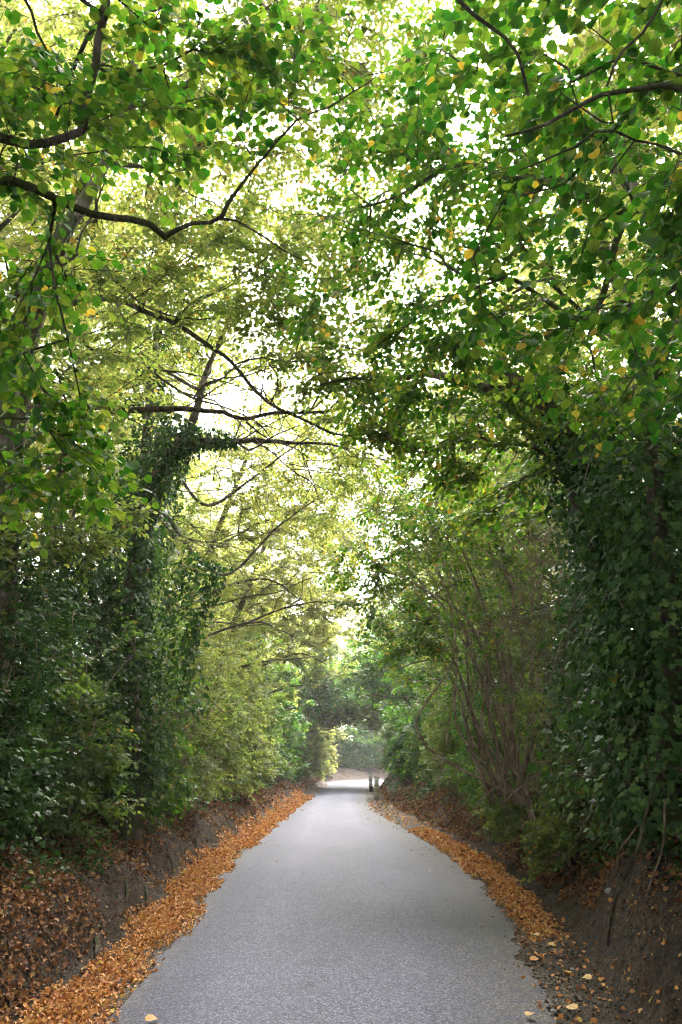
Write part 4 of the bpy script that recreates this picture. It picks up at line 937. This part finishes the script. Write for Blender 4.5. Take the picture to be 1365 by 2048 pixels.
def clods(E, side, d0, d1, y0, y1, n, label, m):
    i = RNG.integers(0, len(E)-1, n*3); yy = E[i, 1]; pr = np.where((yy > y0) & (yy < y1), np.abs(E[i+1, 1]-E[i, 1])/np.clip(yy-2, 2, 60), 0); i = RNG.choice(i, n, p=pr/pr.sum())
    u = RNG.random(n)[:, None]; p = E[i]*(1-u)+E[i+1]*u; tt_ = norm(E[i+1]-E[i]); p = p+np.stack([-tt_[:, 1], tt_[:, 0]], 1)*(-side)*(d0+(d1-d0)*RNG.random(n))[:, None]
    s = .004+.013*RNG.random(n)**3; c = np.stack([p[:, 0], p[:, 1], terrain(p[:, 0], p[:, 1])+s*.2], 1)
    ph = np.linspace(0, 6.283, 6)[:-1]; tv = np.array([(0,0,1)]+[(math.cos(q), math.sin(q), .35) for q in ph]+[(math.cos(q+.6), math.sin(q+.6), -.5) for q in ph])
    V = c[:, None, :] + s[:, None, None]*tv[None]*RNG.uniform(.6, 1.3, (n, 11, 3))*RNG.uniform(.6, 1.4, (n, 1, 3))
    f = []
    for q in range(5): w_ = (q+1) % 5; f += [0, 1+q, 1+w_, 1+q, 6+q, 1+w_, 1+w_, 6+q, 6+w_]
    o = mesh('soil_clods', V.reshape(-1, 3), ((np.arange(n)*11)[:, None]+np.array(f)[None]).ravel(), np.full(n*15, 3), m, smooth=False, attrs={'verge': np.repeat(RNG.random(n)**3, 11)}); tag(o, label, kind='stuff')
clods(LE, -1, .35, 1.2, 3.5, 24, 7000, 'crumbs of dark soil in the left cut', M['soil'])
clods(RE, 1, -.1, 1.4, 4.0, 16, 8000, 'crumbs of soil and grit under the right bank', M['soil'])

# ------------------------------------------------------------------ ground ivy and brambles creeping over the bank tops
def creeper(name, E, side, d0, d1, y0, y1, n, sz, label, matn='ivy'):
    i = RNG.integers(0, len(E)-1, n*3); yy = E[i, 1]
    pr = 1/np.clip(yy-1, 3, 60)**.8*np.abs(E[i+1, 1]-E[i, 1]); pr = np.where((yy > y0) & (yy < y1), pr, 0); i = RNG.choice(i, n, p=pr/pr.sum())
    u = RNG.random(n)[:, None]; p = E[i]*(1-u)+E[i+1]*u; t = norm(E[i+1]-E[i]); nn = np.stack([-t[:, 1], t[:, 0]], 1)*(-side)
    d = d0+(d1-d0)*RNG.random(n); p = p+nn*d[:, None]
    k = RNG.random(n) < np.clip(.18+1.7*fbm(p[:, 0]*.8+7, p[:, 1]*.8)+.6*(d-d0), 0, 1); p = p[k]; n = len(p)
    z = terrain(p[:, 0], p[:, 1]); pos = np.stack([p[:, 0], p[:, 1], z+RNG.gamma(2, .05, n)], 1)
    a = RNG.uniform(0, 6.28, n); dr = norm(np.stack([np.cos(a), np.sin(a), RNG.normal(-.2, .3, n)], 1)); up = norm(np.stack([-side*(-.4)*np.ones(n), -.3*np.ones(n), np.ones(n)], 1)+RNG.normal(0, .4, (n, 3)))
    g_ = Geo(); g_.add(*leaf_geo(pos, dr, up, sz*np.clip(p[:, 1]/9, 1, 4)**.7*RNG.uniform(.5, 1.2, n), tintvals(n, .1, .9, .02), T_IVY))
    o = g_.build(name, M[matn], None, smooth=False); tag(o, label, None, None, 'stuff')
creeper('ground_ivy', LE, -1, .95, 3.0, 3.5, 60, 34000, .048, 'ivy leaves creeping over the left bank top')
creeper('ground_ivy', RE, 1, 1.0, 3.0, 4.0, 60, 34000, .048, 'ivy leaves creeping over the right bank top')

# ------------------------------------------------------------------ dead sticks, vines, roots
def stick(name, pts, r0, r1, label, cat, m='deadtwig', group=None, sides=8):
    g_ = Geo(); q = resample(pts, .06); g_.tube(q, np.linspace(r0, r1, len(q)), sides, rough=.25, seed=int(pts[0][1]*10))
    o = g_.build(name, M[m], None, True, origin=np.array(pts[0])); return tag(o, label, cat, group)
stick('fallen_pole', [P(1440,1545,5.6), P(1365,1540,5.7), P(1320,1534,5.8), P(1286,1534,5.9)], .018, .014, 'dead pole lying level across the ivy at the right edge', 'branch')
stick('hanging_stem', [P(1312,1560,5.6), P(1290,1640,5.6), P(1275,1700,5.6), P(1240,1775,5.7), P(1222,1840,5.9), P(1216,1890,6.0)], .012, .009, 'long dark stem hanging down to the bare soil on the right', 'stem', 'darkbark')
stick('hanging_stem', [P(1330,1600,5.5), P(1325,1700,5.5), P(1300,1770,5.5), P(1285,1830,5.6)], .007, .005, 'thin pale stem hanging right of the long dark one', 'stem', 'deadtwig')
stick('hanging_stem', [P(1300,1620,5.8), P(1262,1670,5.9), P(1240,1700,6.0), P(1236,1740,6.1)], .007, .005, 'short bent stem hanging left of the long dark one', 'stem', 'deadtwig')
def tangle(cx, cy, d, r, n, label):
    g_ = Geo(); c = P(cx, cy, d)
    for k in range(n):
        a = c+RNG.normal(0, r*.5, 3); dv = norm(RNG.normal(0, 1, 3)*np.array((1,.6,1)))*r*RNG.uniform(.6, 1.5)
        q = resample([a-dv, a+RNG.normal(0, r*.12, 3), a+dv+np.array((0,0,-.1))], .2); g_.tube(q, np.linspace(.006, .002, len(q)), 3)
    o = g_.build('dead_twig_tangle', M['deadtwig'], None, True, origin=c); tag(o, label, 'twigs')
tangle(1090,1130,11,.55,80,'brown tangle of dead twigs between the coppiced hazel and the smothered tree')
tangle(1080,1260,10.6,.5,50,'lower tangle of dead twigs over the right bank')
tangle(1190,1290,8.0,.5,30,'pale dead twigs caught in the ivy of the smothered tree')
tangle(1265,1520,6.5,.35,26,'dead twigs over the ivy left of the fallen pole')
tangle(1090,1480,9.6,.4,22,'dead twigs low on the right bank beside the ivy')
tangle(1000,1330,11.2,.45,26,'dead twig tangle among the coppiced stems')
tangle(380,1420,12.5,.5,30,'dead twigs in front of the left hedge right of the leaning ivy tree')
for k, (px, py) in enumerate([(245,1845),(315,1785),(327,1765),(390,1718),(425,1685),(470,1655)]):
    a = G(px, py, .28); x = at_y(LE, a[1])-.62+RNG.normal(0, .03); y = a[1]; z = tz(x, y)
    pts = [np.array((x-.12, y+.26, tz(x-.12, y+.26)-.04)), np.array((x-.05, y+.12, tz(x-.05, y+.12)+.03)), np.array((x, y-.02, tz(x,y-.02)+.04)), np.array((x+.02, y-.16, tz(x+.02, y-.16)+.01))]
    stick('exposed_root', pts, .030, .012, 'dark root end poking out of the left soil cut above the leaf drift', 'root', 'darkbark', 'roots poking out of the left soil cut', 7)


# ------------------------------------------------------------------ single leaves and a pebble lying on the tarmac and verge
FL = [(1114,1893,.95,'big yellow leaf on the grit below the right soil face'), (1130,1944,.96,'yellow leaf on the grit, the middle one of the right verge'), (1055,2036,.95,'yellow leaf on the tarmac at the bottom edge right of centre'),
      (1154,2022,.88,'pale leaf on the verge close to the bottom edge'), (1183,1962,.95,'folded yellow leaf below the pale pebble'), (1291,2026,.7,'orange leaf on dark soil in the bottom right corner'), (290,2045,.8,'pale orange leaf on the tarmac at the bottom left'),
      (1068,1871,.93,'yellow leaf at the lower tip of the right leaf drift'), (860,1744,.88,'small pale leaf on the right half of the tarmac'), (1060,1922,.6,'brown leaf at the tarmac edge beside the grit')]
for px, py, t, lb in FL:
    c = G(px, py, .03); z = max(tz(c[0], c[1]), .03); c = np.array((c[0], c[1], z+.012))
    a = RNG.uniform(0, 6.28); g_ = Geo(); up = norm(np.array([(RNG.normal(0, .25), -.2, 1.)]))
    v = leaf_geo(c[None], np.array([(math.cos(a), math.sin(a), .1)]), up, np.array([.085]), np.array([t]), T_NEAR); g_.add(*v)
    o = g_.build('fallen_leaf', M['litter'], None, True, origin=c); tag(o, lb, 'leaf', 'single leaves lying by the road')
def pebble(px, py, s, lb):
    c = G(px, py, .12); z = tz(c[0], c[1]); rs = np.random.default_rng(px); n, k = 7, 9
    V = []; 
    for i in range(n):
        th = math.pi*(i+.5)/n
        for j in range(k):
            ph = 2*math.pi*j/k; rr = s*(1+rs.normal(0, .06)); V.append((c[0]+rr*1.3*math.sin(th)*math.cos(ph), c[1]+rr*math.sin(th)*math.sin(ph), z+.3*s+rr*.8*math.cos(th)))
    idx = np.arange(n*k).reshape(n, k); nx_ = np.roll(idx, -1, 1); q_ = np.stack([idx[:-1], idx[1:], nx_[1:], nx_[:-1]], -1).reshape(-1, 4)
    lo = np.concatenate([q_.ravel(), idx[0], idx[-1][::-1]]); si = np.concatenate([np.full(len(q_), 4), [k, k]])
    o = mesh('pebble', V, lo, si, M['stone'], None, smooth=True, origin=c); tag(o, lb, 'stone')
pebble(1229, 1886, .035, 'pale grey pebble stuck in the right soil face')
pebble(1143, 1912, .016, 'small pebble on the right verge')
pebble(1105, 1985, .018, 'pebble on the grit at the right tarmac edge')

# ------------------------------------------------------------------ verge marker posts
def box(g_, c, sx, sy, sz, bev=.008):
    x, y, z = sx/2, sy/2, sz/2; b = bev
    prof = [(-x+b,-y),(x-b,-y),(x,-y+b),(x,y-b),(x-b,y),(-x+b,y),(-x,y-b),(-x,-y+b)]
    V = []; lv = [(-z, 1-b/x), (-z+b, 1), (z-b, 1), (z, 1-b/x)]
    for h, f in lv: V += [(c[0]+px*f, c[1]+py*f, c[2]+h) for px, py in prof]
    idx = np.arange(32).reshape(4, 8); nx_ = np.roll(idx, -1, 1); q_ = np.stack([idx[:-1], nx_[:-1], nx_[1:], idx[1:]], -1).reshape(-1, 4)
    g_.add(np.array(V), np.concatenate([q_.ravel(), idx[-1], idx[0][::-1]]), np.concatenate([np.full(len(q_), 4), [8, 8]]))
def post(px, py, d_y, label, cols, tilt):
    x = (px-682.5)*K*(d_y*CP); z = tz(x, d_y); root = thing('marker_post', (x, d_y, z-.05), label, 'post', 'marker posts on the right verge'); W = .20
    def part(n, z0, z1, m, w=W, dy=0, dx=0):
        g_ = Geo(); box(g_, (dx, dy, (z0+z1)/2), w, .10 if dy == 0 else .012, z1-z0)
        o = mesh(n, np.concatenate(g_.v), np.concatenate(g_.l), np.concatenate(g_.s), M[m], root, origin=(0,0,0)); return o
    part('post_foot', 0, .33, cols[0]); part('post_body', .333, .60, cols[1]); part('dark_band', .603, .645, 'black'); part('post_head', .648, .945, 'brightwhite', W*.9); part('post_cap', .948, .99, 'black', W*1.06)
    part('reflector', .70, .90, 'white', W*.5, -.058, 0)
    root.rotation_euler = (0, tilt, 0.15)
post(752, 1600, 37, 'nearer marker post with beige lower half on the right verge', ('beige','beige'), .03)
post(742, 1577, 46, 'farther white marker post with black foot at the bend', ('black','white'), -.04)

# ------------------------------------------------------------------ the hazy air in the tunnel
hm = bpy.data.materials.new('haze'); hm.use_nodes = True; hm.node_tree.nodes.clear()
pv = hm.node_tree.nodes.new('ShaderNodeVolumePrincipled'); ho = hm.node_tree.nodes.new('ShaderNodeOutputMaterial')
pv.inputs['Color'].default_value = (.93, .92, .95, 1); pv.inputs['Density'].default_value = .0011; pv.inputs['Anisotropy'].default_value = .35
hm.node_tree.links.new(pv.outputs[0], ho.inputs['Volume'])
x0, x1, y0, y1, z0, z1 = -130, 130, -45, 230, -1.1, 30
V = [(x, y, z) for z in (z0, z1) for x, y in ((x0,y0),(x1,y0),(x1,y1),(x0,y1))]
hz = mesh('haze', V, [0,3,2,1, 4,5,6,7, 0,1,5,4, 1,2,6,5, 2,3,7,6, 3,0,4,7], [4]*6, hm); tag(hz, kind='stuff')
